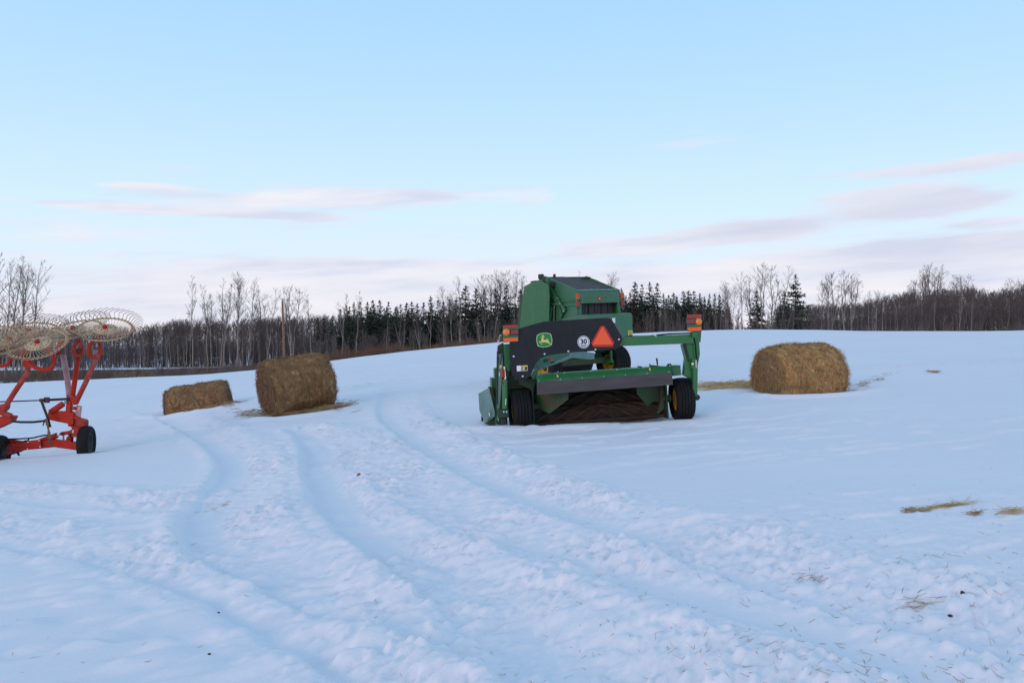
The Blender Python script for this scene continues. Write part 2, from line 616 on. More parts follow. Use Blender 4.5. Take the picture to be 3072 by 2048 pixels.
def tine_mat():
    """Cream near the hub, turning dark brown out at the finger tips."""
    t = M['tine'].node_tree
    p = t.nodes['Principled BSDF']
    co = nd(t, 'ShaderNodeTexCoord')
    sp = nd(t, 'ShaderNodeSeparateXYZ')
    t.links.new(co.outputs['Object'], sp.inputs[0])
    r = mth(t, 'SQRT', mth(t, 'ADD', mth(t, 'POWER', sp.outputs[1], 2.0), mth(t, 'POWER', sp.outputs[2], 2.0)))
    t.links.new(ramp(t, r, [(.46, (.58, .38, .21)), (.55, (.40, .20, .10)), (.64, (.12, .055, .035))], 'LINEAR'), p.inputs['Base Color'])


tine_mat()

# ------------------------------------------------------------------ terrain
CP = []
for x, y, z in [(0, 0, 0), (-3, 3.5, -.16), (3, 3.5, .16), (-3, 7, -.17), (3, 7, .17), (0, 9, 0), (-6, 9.5, -.33), (6.5, 9.5, .36),
                (.15, 15, .05), (-.75, 15.1, .07), (3.05, 15.4, .2), (1.0, 22.5, .42), (2.9, 23.8, .52), (6.4, 18.5, .50), (9.5, 18.5, .64),
                (-7.7, 15, -.42), (-8.65, 14.5, -.47), (-5.1, 19.5, -.10), (-4.1, 19.8, .03), (-9.7, 23, -.40), (-7.75, 23, -.10),
                (-2, 24, .28), (0, -20, -.1), (-30, -10, -1.5), (30, -10, 1.5), (-30, 15, -1.5), (30, 15, 1.6), (-18, 22, -.9), (16, 30, 1.15)]:
    CP.append((x, y, z))


def cp(u, v, D):
    p = W(u, v, D)
    CP.append((p.x, p.y, p.z))


for u, v, D in [(0, 1150, 55), (400, 1132, 56), (800, 1108, 58), (1000, 1081, 60), (1450, 1031, 64), (1920, 999, 66), (2300, 989, 66),
                (2700, 1000, 66), (3072, 991, 68)]:
    cp(u, v, D)
for x, y, z in [(-45, 82, -2.5), (-30, 82, -2.2), (-19, 82, -1.6), (-10, 84, .1), (0, 86, .9), (15, 90, 1.75), (30, 90, 1.7), (45, 90, 1.9),
                (-68, 110, -2.44), (-50, 110, -2.3), (-33, 110, -1.6), (-24, 110, -.6), (-4, 110, .8), (15, 115, 1.7), (35, 115, 1.6), (60, 115, 2.0),
                (-68, 132, -2.75), (-40, 132, -2.3), (-95, 150, -3.0), (-50, 150, -2.8), (-20, 150, -1.3), (10, 150, 1.2), (50, 150, 1.8), (90, 150, 2.2),
                (-60, 40, -1.9), (60, 40, 2.6), (-150, 230, -9), (-50, 230, -8), (0, 230, -5), (150, 230, 0), (-230, 60, -6), (230, 60, 5), (0, -230, -1), (-200, -150, -5), (200, -150, 4)]:
    CP.append((x, y, z))
CP = np.array(CP)
_c2 = 6.0 ** 2
_n = len(CP)
_d = np.sqrt(((CP[:, None, :2] - CP[None, :, :2]) ** 2).sum(-1) + _c2)
_A = np.zeros((_n + 3, _n + 3))
_A[:_n, :_n] = _d + np.eye(_n) * -.02
_A[:_n, _n] = 1
_A[:_n, _n + 1:] = CP[:, :2]
_A[_n, :_n] = 1
_A[_n + 1:, :_n] = CP[:, :2].T
_w = np.linalg.solve(_A, np.concatenate([CP[:, 2], np.zeros(3)]))


def base(x, y):
    x, y = np.asarray(x, float), np.asarray(y, float)
    r = np.hypot(x, y)
    k = np.minimum(1, 230 / np.maximum(r, 1e-6))
    x, y = x * k, y * k
    z = _w[_n] + _w[_n + 1] * x + _w[_n + 2] * y
    for i in range(_n):
        z = z + _w[i] * np.sqrt((x - CP[i, 0]) ** 2 + (y - CP[i, 1]) ** 2 + _c2)
    return z


def bz(x, y):
    return float(base(x, y))


def ground_px(u, v):
    """Where the ray of pixel (u, v) meets the field."""
    d = ray(u, v)
    D = max(1.5, 1.6 / max(1e-4, -d.z))
    for _ in range(25):
        D = D * .5 + .5 * (1.6 - bz(d.x * D, D)) / max(1e-4, -d.z)
    return d.x * D, D


K = 3072 / 2352.0
# wheel ruts pressed into the snow: (points read on the photo, width, depth, berm)
RUTS = [
    ([(330, 940), (440, 985), (525, 1040), (540, 1085), (505, 1140), (470, 1195), (500, 1255), (620, 1315), (800, 1385), (980, 1430), (1150, 1490), (1350, 1580), (1500, 1680)], .42, .10, .05),
    ([(690, 985), (712, 1005), (735, 1040), (745, 1095), (780, 1155), (860, 1225), (985, 1310), (1110, 1395), (1260, 1475), (1420, 1540), (1600, 1620)], .44, .12, .05),
    ([(900, 900), (890, 940), (920, 980), (1000, 1035), (1120, 1095), (1260, 1155), (1420, 1210), (1590, 1265), (1790, 1330), (1990, 1385), (2200, 1440), (2450, 1500)], .40, .10, .045),
    ([(760, 1000), (850, 1080), (1000, 1170), (1150, 1235), (1330, 1295), (1560, 1350), (1800, 1420), (2050, 1500), (2300, 1590)], .36, .075, .04),
    ([(-150, 1205), (0, 1243), (220, 1285), (420, 1340), (560, 1405), (680, 1470), (800, 1540), (950, 1640)], .16, .065, .03),
    ([(1955, 852), (2060, 846), (2180, 839), (2300, 833), (2450, 826)], .40, .05, .09, 1),
    ([(750, 905), (860, 886), (980, 868), (1130, 853)], .30, .04, .06, 1),
    ([(-150, 1128), (0, 1140), (200, 1158), (400, 1168), (470, 1150)], .40, .06, .05),
]


def catmull(P, k=6):
    P = [np.array(p, float) for p in P]
    P = [2 * P[0] - P[1]] + P + [2 * P[-1] - P[-2]]
    o = []
    for i in range(1, len(P) - 2):
        for j in range(k):
            t = j / k
            a, b, c, d = P[i - 1:i + 3]
            o.append(.5 * ((2 * b) + (-a + c) * t + (2 * a - 5 * b + 4 * c - d) * t * t + (-a + 3 * b - 3 * c + d) * t ** 3))
    o.append(P[-2])
    return np.array(o)


RUTG = [(catmull([ground_px(a * K, b * K) for a, b in q_[0]], 5), q_[1], q_[2], q_[3], len(q_) > 4) for q_ in RUTS]

BALES = [  # u, v (bottom middle), depth, yaw, roll, length, radius, sink
    dict(u=898, v=1236, D=20.0, yaw=31, roll=8.5, L=1.50, r=.80, sink=.20),
    dict(u=606, v=1222, D=23.0, yaw=14, roll=9.0, L=1.62, r=.74, sink=.78),
    dict(u=2412, v=1172, D=18.6, yaw=12, roll=3.2, L=1.56, r=.78, sink=.50),
]
for b in BALES:
    p = W(b['u'], b['v'], b['D'])
    b['x'], b['y'] = p.x, p.y


FOOT = [(*ground_px(a * .4769, 1300 + b * .4769), s) for a, b, s in [(430, 970, 1), (690, 975, 1.1), (690, 1140, .9), (1010, 1170, 1.1), (740, 1265, 1), (80, 1250, 1.2), (1210, 1290, 1.2), (1350, 1390, .8), (960, 1420, 1.2),
        (1650, 1470, 1.2), (370, 800, .9), (430, 870, 1), (160, 1200, .9), (830, 440, .8), (660, 400, .9), (620, 1330, 1), (300, 1330, .9), (1500, 1250, .9), (2000, 1190, .9), (1180, 1480, 1)]]


def relief(x, y):
    """Drifts, ruts and hollows on top of the smooth field."""
    r = np.hypot(x, y)
    near = 1 - sstep(20, 60, r)
    z = .030 * fbm(x * .22, y * .30, 3, 3) * (1 - sstep(60, 120, r)) + .012 * fbm(x * .8, y * 1.1, 3, 9) * near
    # wind crust: low lens-shaped plates with a steeper downwind lip
    c, s = math.cos(.45), math.sin(.45)
    xr, yr = c * x + s * y, -s * x + c * y
    q = fbm(xr * .75, yr * 2.1, 3, 21)
    z = z + .027 * sstep(.05, .20, q) * near * sstep(.0, .35, fbm(x * .16 + 3, y * .2, 2, 5) + .22)
    z = z + .0035 * perlin(xr * 3.2, yr * 9, 31) * near
    m = (r < 45) & (y > 0)
    xs, ys = x[m], y[m]
    add = np.zeros_like(xs)
    chunk = np.zeros_like(xs)
    cut = np.zeros_like(xs)
    tread = np.zeros_like(xs)
    wob = .10 * fbm(xs * 1.3, ys * 1.3, 2, 77)
    for P, wd, dp, bm, afar in RUTG:
        d2 = np.full(xs.shape, 1e9)
        lo, hi = P.min(0) - 1.3, P.max(0) + 1.3
        k = (xs > lo[0]) & (xs < hi[0]) & (ys > lo[1]) & (ys < hi[1])
        if not k.any():
            continue
        X, Y = xs[k], ys[k]
        dd = np.full(X.shape, 1e9)
        sd = np.zeros(X.shape)
        al = np.zeros(X.shape)
        run = 0.0
        for i in range(len(P) - 1):
            ax, ay = P[i]
            bx, by = P[i + 1] - P[i]
            L2 = bx * bx + by * by
            t = np.clip(((X - ax) * bx + (Y - ay) * by) / L2, 0, 1)
            q = (X - ax - t * bx) ** 2 + (Y - ay - t * by) ** 2
            w_ = q < dd
            dd = np.where(w_, q, dd)
            sd = np.where(w_, bx * (Y - ay) - by * (X - ax), sd)
            al = np.where(w_, run + t * math.sqrt(L2), al)
            run += math.sqrt(L2)
        far = sstep(-.02, .02, sd / .25)
        d = np.sqrt(dd) + wob[k] * .35
        fade = np.ones_like(X) if afar else 1 - sstep(13, 26, np.hypot(X, Y)) * .75
        e = wd / 2
        # one wall broken off sharply, the other a long slope of thrown crust
        pn = 1 - sstep(e - .03, e + .09, d)
        pf = 1 - sstep(e - .14, e + .46, d)
        prof = pn * (1 - far) + pf * far
        cut[k] = np.maximum(cut[k], .78 * dp * prof * fade)
        bn = (.30 + .9 * np.clip(wob[k] * 9, 0, 1)) * np.exp(-((d - e - .15) / .12) ** 2) * (1 - far) + .35 * np.exp(-((d - e - .48) / .16) ** 2) * far
        add[k] = np.maximum(add[k], bm * bn * fade)
        ckn = sstep(e + .0, e + .08, d) * (1 - sstep(e + .12, e + .34, d))
        ckf = sstep(e - .16, e + .04, d) * (1 - sstep(e + .55, e + 1.0, d))
        bar = np.sin(2 * math.pi * (al / .19 - d * 1.6 + 1.1 * wob[k]))
        tread[k] = np.maximum(tread[k], sstep(-.2, .75, bar) * ckf * far * fade)
        chunk[k] = np.maximum(chunk[k], (.7 * ckn * (1 - far) + ckf * far) * fade)
    c2, s2 = math.cos(.9), math.sin(.9)
    xa, ya = c2 * xs + s2 * ys, -s2 * xs + c2 * ys
    # broken crust: tilted flakes and crumbs thrown out of the ruts
    f1 = perlin(xa * 3.0, ya * 6.5, 41)
    f2 = perlin(xa * 5.5 + 1.2 * f1, ya * 15, 43)
    f3 = perlin(xs * 19, ys * 19, 47)
    ch = .55 * sstep(-.10, .30, f1) + 1.25 * sstep(-.10, .26, f2) + .35 * f3
    f4 = perlin(xa * 8 + 3, ya * 24, 49)
    ch = ch + .45 * sstep(-.1, .25, f4)
    big = sstep(.20, .36, perlin(xs * 3.6 + 7, ys * 3.6, 55))
    patchy = .45 + .75 * sstep(-.25, .35, perlin(xs * .9, ys * .9, 71))
    # trampled, crusty zone towards the lower corner of the field
    tr = sstep(1.0, 3.0, xs + .12 * ys) * (1 - sstep(6.5, 9.0, ys)) * .36
    chunk = np.maximum(chunk * patchy, tr)
    zz = add + chunk * (.018 * ch + .026 * big * (1 - .75 * (tr > .2))) - cut + .017 * tread * (.25 + .9 * sstep(-.2, .3, f1))
    zz = zz + .005 * perlin(xs * 9, ys * 9, 61) * (1 - sstep(9, 18, ys)) * (.35 + chunk)
    z[m] += zz
    # old footprints and wind-cut plates in the near corner
    for fu, fv, fs in FOOT:
        fx, fy = fu, fv
        k = (np.abs(x - fx) < .6) & (np.abs(y - fy) < .6)
        X, Y = x[k] - fx, y[k] - fy
        a_, b_ = .80 * X + .60 * Y, -.60 * X + .80 * Y
        q = (a_ / (.19 * fs)) ** 2 + (b_ / (.085 * fs)) ** 2
        z[k] += .030 * fs * np.exp(-q * q) - .012 * np.exp(-(((a_ - .22 * fs) / .2) ** 2 + (b_ / .1) ** 2))
    # hollows round the bales, with the drift standing up in front of them
    for b in BALES:
        ca, sa = math.cos(R(b['yaw'])), math.sin(R(b['yaw']))
        X, Y = x - b['x'], y - b['y']
        lx, ly = ca * X + sa * Y, -sa * X + ca * Y
        q = np.sqrt((lx / (b['L'] * .5 + .55)) ** 2 + (ly / (b['r'] + .5)) ** 2)
        z = z - .10 * np.exp(-(q / .9) ** 4) + .07 * np.exp(-((q - 1.15) / .16) ** 2) * sstep(.3, -.9, ly) * 1.0
    # drift in front of the mower
    z = z + .07 * np.exp(-((y - 14.35 - .05 * x) / .28) ** 2) * sstep(-2.0, -.6, x) * (1 - sstep(3.0, 4.4, x)) - .05 * np.exp(-((y - 15.6) / .8) ** 2) * sstep(-.6, .2, x) * (1 - sstep(3.2, 4.0, x))
    # hollow behind the rake's axle
    z = z - .07 * np.exp(-((x + 8.4) / .9) ** 2 - ((y - 15.6) / .7) ** 2) + .05 * np.exp(-((y - 14.55) / .25) ** 2 - ((x + 8.3) / 1.2) ** 2)
    return z


th = np.concatenate([np.linspace(-180, -42, 34)[:-1], np.linspace(-42, 42, 640), np.linspace(42, 180, 34)[1:-1]])
rr = np.concatenate([np.linspace(.05, 2.6, 12)[:-1], np.geomspace(2.6, 27, 700)[:-1], np.geomspace(27, 240, 130)[:-1], np.geomspace(240, 2500, 16)])
T, RR = np.meshgrid(R(1) * th, rr)
gx, gy = RR * np.sin(T), RR * np.cos(T)
gz = base(gx.ravel(), gy.ravel()).reshape(gx.shape)
gz = gz + relief(gx.ravel(), gy.ravel()).reshape(gx.shape)
nr_, nc_ = gx.shape
ii = np.arange(nr_ - 1)[:, None] * nc_ + np.arange(nc_)[None, :]
jj = np.arange(nr_ - 1)[:, None] * nc_ + (np.arange(nc_)[None, :] + 1) % nc_
Fq = np.stack([ii, ii + nc_, jj + nc_, jj], -1).reshape(-1, 4)
me = np_mesh('snow_field', np.stack([gx, gy, gz], -1).reshape(-1, 3), Fq)
kind(link('snow_field', me, None, M['snow']), 'structure')
snow_z = lambda x, y: float(base(x, y)) + float(relief(np.array([float(x)]), np.array([float(y)]))[0])


# the road and its grassy bank below the field, far to the west
def strip(name, x0, x1, ya, yb, m, lift, nx=80, ny=4, bend=lambda x: 0):
    xs = np.linspace(x0, x1, nx)
    V, fs = [], []
    for j in range(ny + 1):
        for x in xs:
            y = ya + (yb - ya) * j / ny + bend(x)
            V.append((x, y, bz(x, y) + lift))
    for j in range(ny):
        for i in range(nx - 1):
            a = j * nx + i
            fs.append((a, a + 1, a + 1 + nx, a + nx))
    return kind(link(name, np_mesh(name, np.array(V), np.array(fs)), None, M[m]), 'structure')


strip('road', -130, -14, 108, 114, 'asphalt', .10, bend=lambda x: .02 * (x + 60))
strip('grass_bank', -110, -24, 86, 106, 'dry_grass', .06, nx=100, ny=14)

# ------------------------------------------------------------------ trees
def bare_tree(seed, start=.35, n1=26, n2=6, n3=4, spread=.20, up=.85, fork=0, wob=.012, r0=.011, twig=.0011, straight=False):
    """Unit-height leafless tree -> (trunk tubes, crown tubes)."""
    g = np.random.default_rng(seed)
    k = 9
    t = np.linspace(0, 1, k)
    px = np.cumsum(g.normal(0, wob, k))
    py = np.cumsum(g.normal(0, wob, k))
    px -= px[0]
    py -= py[0]
    tr = np.stack([px, py, t], -1)
    trad = r0 * (1 - t) ** .8 + twig
    trunk = [(tr, trad)]
    stems = [(tr, trad, start)]
    for _ in range(fork):
        i = g.integers(2, 5)
        a = g.uniform(0, 2 * math.pi)
        L = 1 - t[i] - g.uniform(.02, .2)
        s = np.linspace(0, 1, k)
        off = np.stack([np.cos(a) * s ** .7, np.sin(a) * s ** .7], -1) * g.uniform(.08, .17)
        P = np.stack([tr[i, 0] + off[:, 0] + g.normal(0, .006, k) * s, tr[i, 1] + off[:, 1] + g.normal(0, .006, k) * s, t[i] + L * s], -1)
        rd = trad[i] * .8 * (1 - s) ** .8 + twig
        trunk.append((P, rd))
        stems.append((P, rd, .12))
    br = []

    def grow(p, d, L, r, lvl):
        m = 4 if lvl < 3 else 3
        s = np.linspace(0, 1, m)
        bend = g.normal(0, .12, 3)
        P = p + np.outer(s * L, d) + np.outer(s ** 2 * L, np.array([bend[0], bend[1], .22 + bend[2] * .4]))
        br.append((P, np.maximum(r * (1 - s * .75), twig)))
        nn = {1: n2, 2: n3, 3: 0}[lvl]
        if nn == 0:
            return
        for q in g.uniform(.25, 1.0, nn):
            i = min(int(q * (m - 1)), m - 2)
            fr = q * (m - 1) - i
            b = P[i] * (1 - fr) + P[i + 1] * fr
            dd = (P[-1] - P[0]) / (np.linalg.norm(P[-1] - P[0]) + 1e-9)
            nd_ = dd * .75 + g.normal(0, .55, 3) + np.array([0, 0, .25])
            nd_ /= np.linalg.norm(nd_)
            grow(b, nd_, L * g.uniform(.32, .62) * (1.15 - .5 * q), r * .55, lvl + 1)
    for P, rd, st in stems:
        for q in np.sort(g.uniform(st, .985, int(n1 * (1 if P is tr else .6)))):
            i = min(int(q * (k - 1)), k - 2)
            fr = q * (k - 1) - i
            b = P[i] * (1 - fr) + P[i + 1] * fr
            a = g.uniform(0, 2 * math.pi)
            e = up + g.normal(0, .15)
            d = np.array([math.cos(a) * math.cos(e), math.sin(a) * math.cos(e), math.sin(e)])
            hq = (q - st) / (1 - st)
            L = spread * g.uniform(.6, 1.2) * (.22 + 1.1 * math.sin(math.pi * min(1, hq * .88 + .10))) * (1 if P is tr else .7)
            grow(b, d, L, rd[i] * .5, 1)
    tv = np_tubes(trunk, 6)
    bv = np_tubes(br, 3)
    return tv, bv


def tree_meshes(name, seed, tm, cm, **kw):
    (tv, tf), (cv, cf) = bare_tree(seed, **kw)
    a = np_mesh(name + '_trunk', tv, tf)
    a.materials.append(M[tm])
    b = np_mesh(name + '_crown', cv, cf)
    b.materials.append(M[cm])
    return a, b


ASPEN = [tree_meshes('aspen', 100 + i, 'bark_pale', 'twig', start=.36 + .05 * (i % 3), n1=26, n2=5, n3=3, spread=.085 + .015 * (i % 3), up=.9, fork=(i % 3 == 1) + (i == 4),
                     wob=.007 + .004 * (i % 2), r0=.0078, twig=.00042) for i in range(6)]
BUSHY = [tree_meshes('poplar', 200 + i, 'bark_pale' if i != 1 else 'bark_dark', 'twig_pink' if i == 2 else 'twig', start=.40, n1=24, n2=5, n3=4, spread=.13, up=.75, fork=1 + i % 3,
                     wob=.010, r0=.0100, twig=.00048) for i in range(4)]
SCRUB = [tree_meshes('young_tree', 300 + i, 'bark_dark', 'brush', start=.15, n1=24, n2=5, n3=3, spread=.2, up=.9, fork=2, wob=.014, r0=.009, twig=.0012) for i in range(3)]


def spruce(seed, nw=26, wide=.20, top=.0, irregular=.3):
    g = np.random.default_rng(seed)
    V, Fc = [], []

    def quad(c, d, s, wdt):
        d = d / (np.linalg.norm(d) + 1e-9)
        side = np.cross(d, g.normal(0, 1, 3))
        side /= np.linalg.norm(side) + 1e-9
        n = len(V)
        V.extend([c - side * wdt * .5, c + d * s * .5 - side * wdt, c + d * s, c + d * s * .5 + side * wdt])
        Fc.append((n, n + 1, n + 2, n + 3))
    for k in range(nw * 2):
        q = k / (nw * 2 - 1)
        z = .08 + .90 * q + g.normal(0, .008)
        rad = wide * (1 - q) ** .85 * (.72 + irregular * g.random()) + .012
        nb = int(5 + 3 * (1 - q))
        for j in range(nb):
            if g.random() < .10:
                continue
            a = g.uniform(0, 2 * math.pi)
            L = rad * g.uniform(.65, 1.15)
            d = np.array([math.cos(a), math.sin(a), .15 - .55 * (1 - q) + g.normal(0, .08)])
            m = max(3, int(L / .018))
            for i in range(m):
                s = (i + .4) / m
                c = np.array([0, 0, z]) + d * L * s + np.array([0, 0, .10 * L * s * s]) + g.normal(0, .004, 3)
                for _ in range(2):
                    dd = d + g.normal(0, .6, 3)
                    quad(c, dd, min(.042, .012 + .22 * rad) * g.uniform(.7, 1.3), min(.010, .004 + .05 * rad))
    for _ in range(16):
        quad(np.array([0, 0, g.uniform(.93, .99)]), np.array([g.normal(0, .3), g.normal(0, .3), 1]), .03, .004)
    a = np_mesh('spruce_crown', np.array(V), np.array(Fc), smooth=False)
    a.materials.append(M['needles'])
    tv, tf = np_tubes([(np.array([[0, 0, 0], [0, 0, .5], [0, 0, .98]]), np.array([.016, .009, .001]))], 6)
    b = np_mesh('spruce_trunk', tv, tf)
    b.materials.append(M['spruce_bark'])
    return b, a


SPRUCE = [spruce(400 + i, 22 + 2 * (i % 3), .17 + .02 * (i % 4), irregular=.45) for i in range(9)]
BIG_SPRUCE = spruce(450, 22, .22, irregular=.7)
GAPPY = spruce(452, 17, .235, irregular=1.0)


def plant(meshes, name, label, u, vtop, D, ubase=None, group=None, rz=None, sway=True, cat='tree', vbase=None, wide=1.0):
    """One tree: base where it stands on the field, top where the photograph shows it."""
    ub = u if ubase is None else ubase
    x = (ub - 1536) / F * D
    z = bz(x, D) - .1
    top = W(u, vtop, D)
    H = (top - Vector((x, D, z))).length
    t = thing(name, label, cat, (0, 0, 0), group)
    lean = math.atan2(top.x - x, top.z - z)
    rz = random.uniform(0, 6.28) if rz is None else rz
    t.matrix_world = Matrix.Translation((x, D, z)) @ Matrix.Rotation(lean, 4, 'Y') @ Matrix.Rotation(rz, 4, 'Z') @ Matrix.Diagonal((H * wide, H * wide, H, 1))
    link('trunk', meshes[0], t)
    link('crown', meshes[1], t)
    return t


def z3(x, y): return .2976 * x, 740 + .2976 * y
def z4(x, y): return 400 + .2976 * x, 760 + .2976 * y
def z5f(x, y): return 900 + .2976 * x, 760 + .2976 * y
def z6(x, y): return 1800 + .2976 * x, 760 + .2976 * y
def z7(x, y): return 2400 + .2857 * x, 760 + .2857 * y


G1 = 'slender aspens beyond the snow rise'
GS = 'spruces in the dark evergreen stand'


def by_zoom(zf, items, D, meshes, name, group):
    for k, it in enumerate(items):
        xb, xt, yt, lab = it[:4]
        Dd = D + (it[4] if len(it) > 4 else 0)
        me_ = it[5] if len(it) > 5 else meshes[k % len(meshes)]
        u, v = zf(xt, yt)
        ub, _ = zf(xb, 0)
        plant(me_, name, lab, u, v, Dd, ub, group)


# tall aspens above the rake
by_zoom(z3, [
    (5, 12, 60, 'tall bare aspen cut by the photo edge above the rake'),
    (45, 82, 150, 'thin bare aspen second from the photo edge above the rake'),
    (120, 172, 100, 'tall bare aspen behind the rake wheels with bent lower trunk', 2),
    (150, 215, 190, 'short thin aspen between two taller ones behind the rake', 5),
    (225, 275, 120, 'tall bare aspen behind the rake wheels with dark straight trunk', 0),
    (295, 405, 165, 'leaning bare aspen, last of the clump behind the rake wheels', 1),
], 88, [ASPEN[0], ASPEN[2], ASPEN[3], ASPEN[5]], 'aspen_tree', 'tall bare aspens behind the red rake')
# the row behind the two bales
by_zoom(z4, [
    (600, 565, 235, 'pale bare aspen standing apart from the row, behind the low bale'),
    (735, 712, 330, 'thin bare aspen with dark trunk just past the lone pale one', 3),
    (790, 768, 410, 'shorter bare aspen with white lower trunk and tufted crown', 0, ASPEN[4]),
    (865, 858, 260, 'tall straight grey aspen with a V-shaped crown', 4),
    (890, 985, 310, 'white-trunked aspen leaning far towards the pole', 1),
    (1030, 1012, 215, 'tall dark aspen in the middle of the row with a narrow crown', 3),
    (1060, 1085, 200, 'tallest white aspen in the middle of the row behind the bales', 0),
    (1095, 1140, 620, 'low slim white aspen stem in the middle of the row', 0),
    (1150, 1200, 270, 'aspen with long white trunk leaning slightly, before the dark poplar', 1),
    (1350, 1398, 360, 'forked white aspen between the dark poplar and the pole', 0, ASPEN[1]),
    (1585, 1580, 345, 'white aspen right beside the brown pole', 0, BUSHY[0]),
    (1605, 1660, 370, 'white leaning aspen with a wide crown above the tall bale', 1, BUSHY[3]),
    (1800, 1770, 420, 'thin grey aspen past the pole with a feathery crown', 6),
    (1870, 1895, 860, 'small white sapling leaning before the spruces', 0, SCRUB[0]),
    (1930, 1990, 780, 'white sapling bent over in front of the spruces', 0, ASPEN[3]),
    (2115, 2125, 420, 'white forked aspen before the first spruces', 0, ASPEN[1]),
    (2230, 2262, 390, 'straight white aspen before the first spruces', 0, ASPEN[0]),
], 92, ASPEN, 'aspen_tree', G1)
u, v = z4(1290, 380)
plant(BUSHY[1], 'poplar_tree', 'dark thick-trunked poplar with upswept crooked limbs behind the tall bale', u, v, 92, z4(1285, 0)[0], G1)
# in front of the spruces
by_zoom(z5f, [
    (870, 885, 640, 'slim pale aspen before the spruces with no visible crown'),
    (1020, 990, 630, 'thin white aspen leaning back before the spruces'),
    (1045, 1062, 620, 'thin white aspen upright before the spruces'),
    (1215, 1180, 620, 'grey aspen with wide low limbs before the spruces', 0, BUSHY[0]),
    (1322, 1300, 470, 'forked white aspen before the tallest middle spruce', 0, ASPEN[1]),
    (1470, 1462, 520, 'thin grey aspen past the forked one', 2),
    (1540, 1490, 440, 'crooked white aspen with high fork', 3, ASPEN[4]),
    (1605, 1585, 560, 'mossy leaning aspen near the bushy pine', 0, BUSHY[3]),
    (1630, 1615, 250, 'tall white aspen before the bushy pine', 1),
    (1825, 1780, 640, 'short stout grey poplar with spreading limbs before the evergreens', 0, BUSHY[2]),
    (1855, 1870, 520, 'thin pale aspen behind the stout poplar', 4),
    (1940, 2000, 420, 'leaning pale aspen nearest to the mower lamps', -2),
    (2150, 2160, 500, 'thin straight aspen beside the tall green baler panel', 2),
], 84, ASPEN, 'aspen_tree', 'pale aspens before the spruce stand')
by_zoom(z5f, [
    (1830, 1820, 230, 'bare poplar rising behind the evergreens, first of the high clump'),
    (1930, 1920, 225, 'bare poplar in the high clump with thin tips, second from the pine'),
    (2010, 2005, 180, 'tallest bare poplar in the high clump beside the baler'),
    (2080, 2090, 190, 'bare poplar in the high clump just above the cone-shaped evergreen'),
    (2160, 2170, 190, 'bare poplar in the high clump close to the baler panel'),
    (2225, 2235, 240, 'short bare poplar half behind the baler panel'),
    (1530, 1540, 390, 'small twiggy bare tree showing above the spruces'),
    (1420, 1430, 350, 'thin bare tip showing above the spruces'),
], 112, BUSHY, 'poplar_tree', 'bare poplars behind the evergreens')
tops = [(405, 560), (465, 520), (500, 540), (545, 490), (605, 490), (680, 485), (735, 475), (803, 465), (892, 485), (965, 535), (1012, 510), (1078, 495), (1125, 485),
        (1185, 500), (1245, 495), (1318, 430), (1390, 470), (1445, 480), (1510, 460), (1575, 455)]
desc = ['first small spruce at the open end of the stand', 'narrow spruce second from the open end of the stand', 'low spruce peeping between taller ones near the open end',
        'blunt-topped spruce behind the straight white aspen', 'broad spruce just past the straight white aspen', 'dense spruce with a rounded tip', 'spruce with a crooked tip beside the peak of the stand',
        'spruce forming the first peak of the stand', 'pointed spruce standing alone after a gap', 'low spruce in the dip of the stand', 'thin-tipped spruce in the dip of the stand',
        'paired narrow spruce in the middle of the stand', 'blunt dark spruce in the middle of the stand', 'double-tipped spruce in the middle of the stand', 'thin sparse spruce before the tall middle one',
        'tall forked-top spruce behind the forked white aspen', 'thin spruce after the tall forked-top one', 'small spruce behind the thin grey aspen', 'two-tipped spruce before the bushy pine', 'low spruce at the foot of the bushy pine']
for k, ((x, y), lb) in enumerate(zip(tops, desc)):
    u, v = z5f(x, y)
    plant(SPRUCE[(k * 4 + k // 3) % 9], 'spruce_tree', lb, u, v, 100 + (k * 7 % 9), None, GS, wide=random.uniform(.85, 1.35))
for k, (x, y, lb) in enumerate([(1670, 325, 'big bushy pine standing over the evergreens'), (1775, 345, 'grey-green ragged pine next to the bushy pine'), (1858, 365, 'thin ragged evergreen behind pale twigs'),
                                (1972, 350, 'grey narrow evergreen in the high clump'), (2082, 318, 'cone-shaped grey evergreen among the bare poplars'), (2222, 365, 'evergreen touching the baler panel')]):
    u, v = z5f(x, y)
    plant(BIG_SPRUCE if k in (0, 4) else SPRUCE[(k + 2) % 6], 'evergreen_tree', lb, u, v, 98 + 2 * (k % 3), None, GS, wide=1.15 if k else 1.4)
for k, (x, y) in enumerate([(180, 650), (240, 640), (322, 640)]):
    u, v = z5f(x, y)
    plant(SPRUCE[k], 'spruce_tree', ['outlying small spruce nearest the pole', 'outlying small spruce, middle of three', 'outlying small spruce nearest the stand'][k], u, v, 125, None, GS)
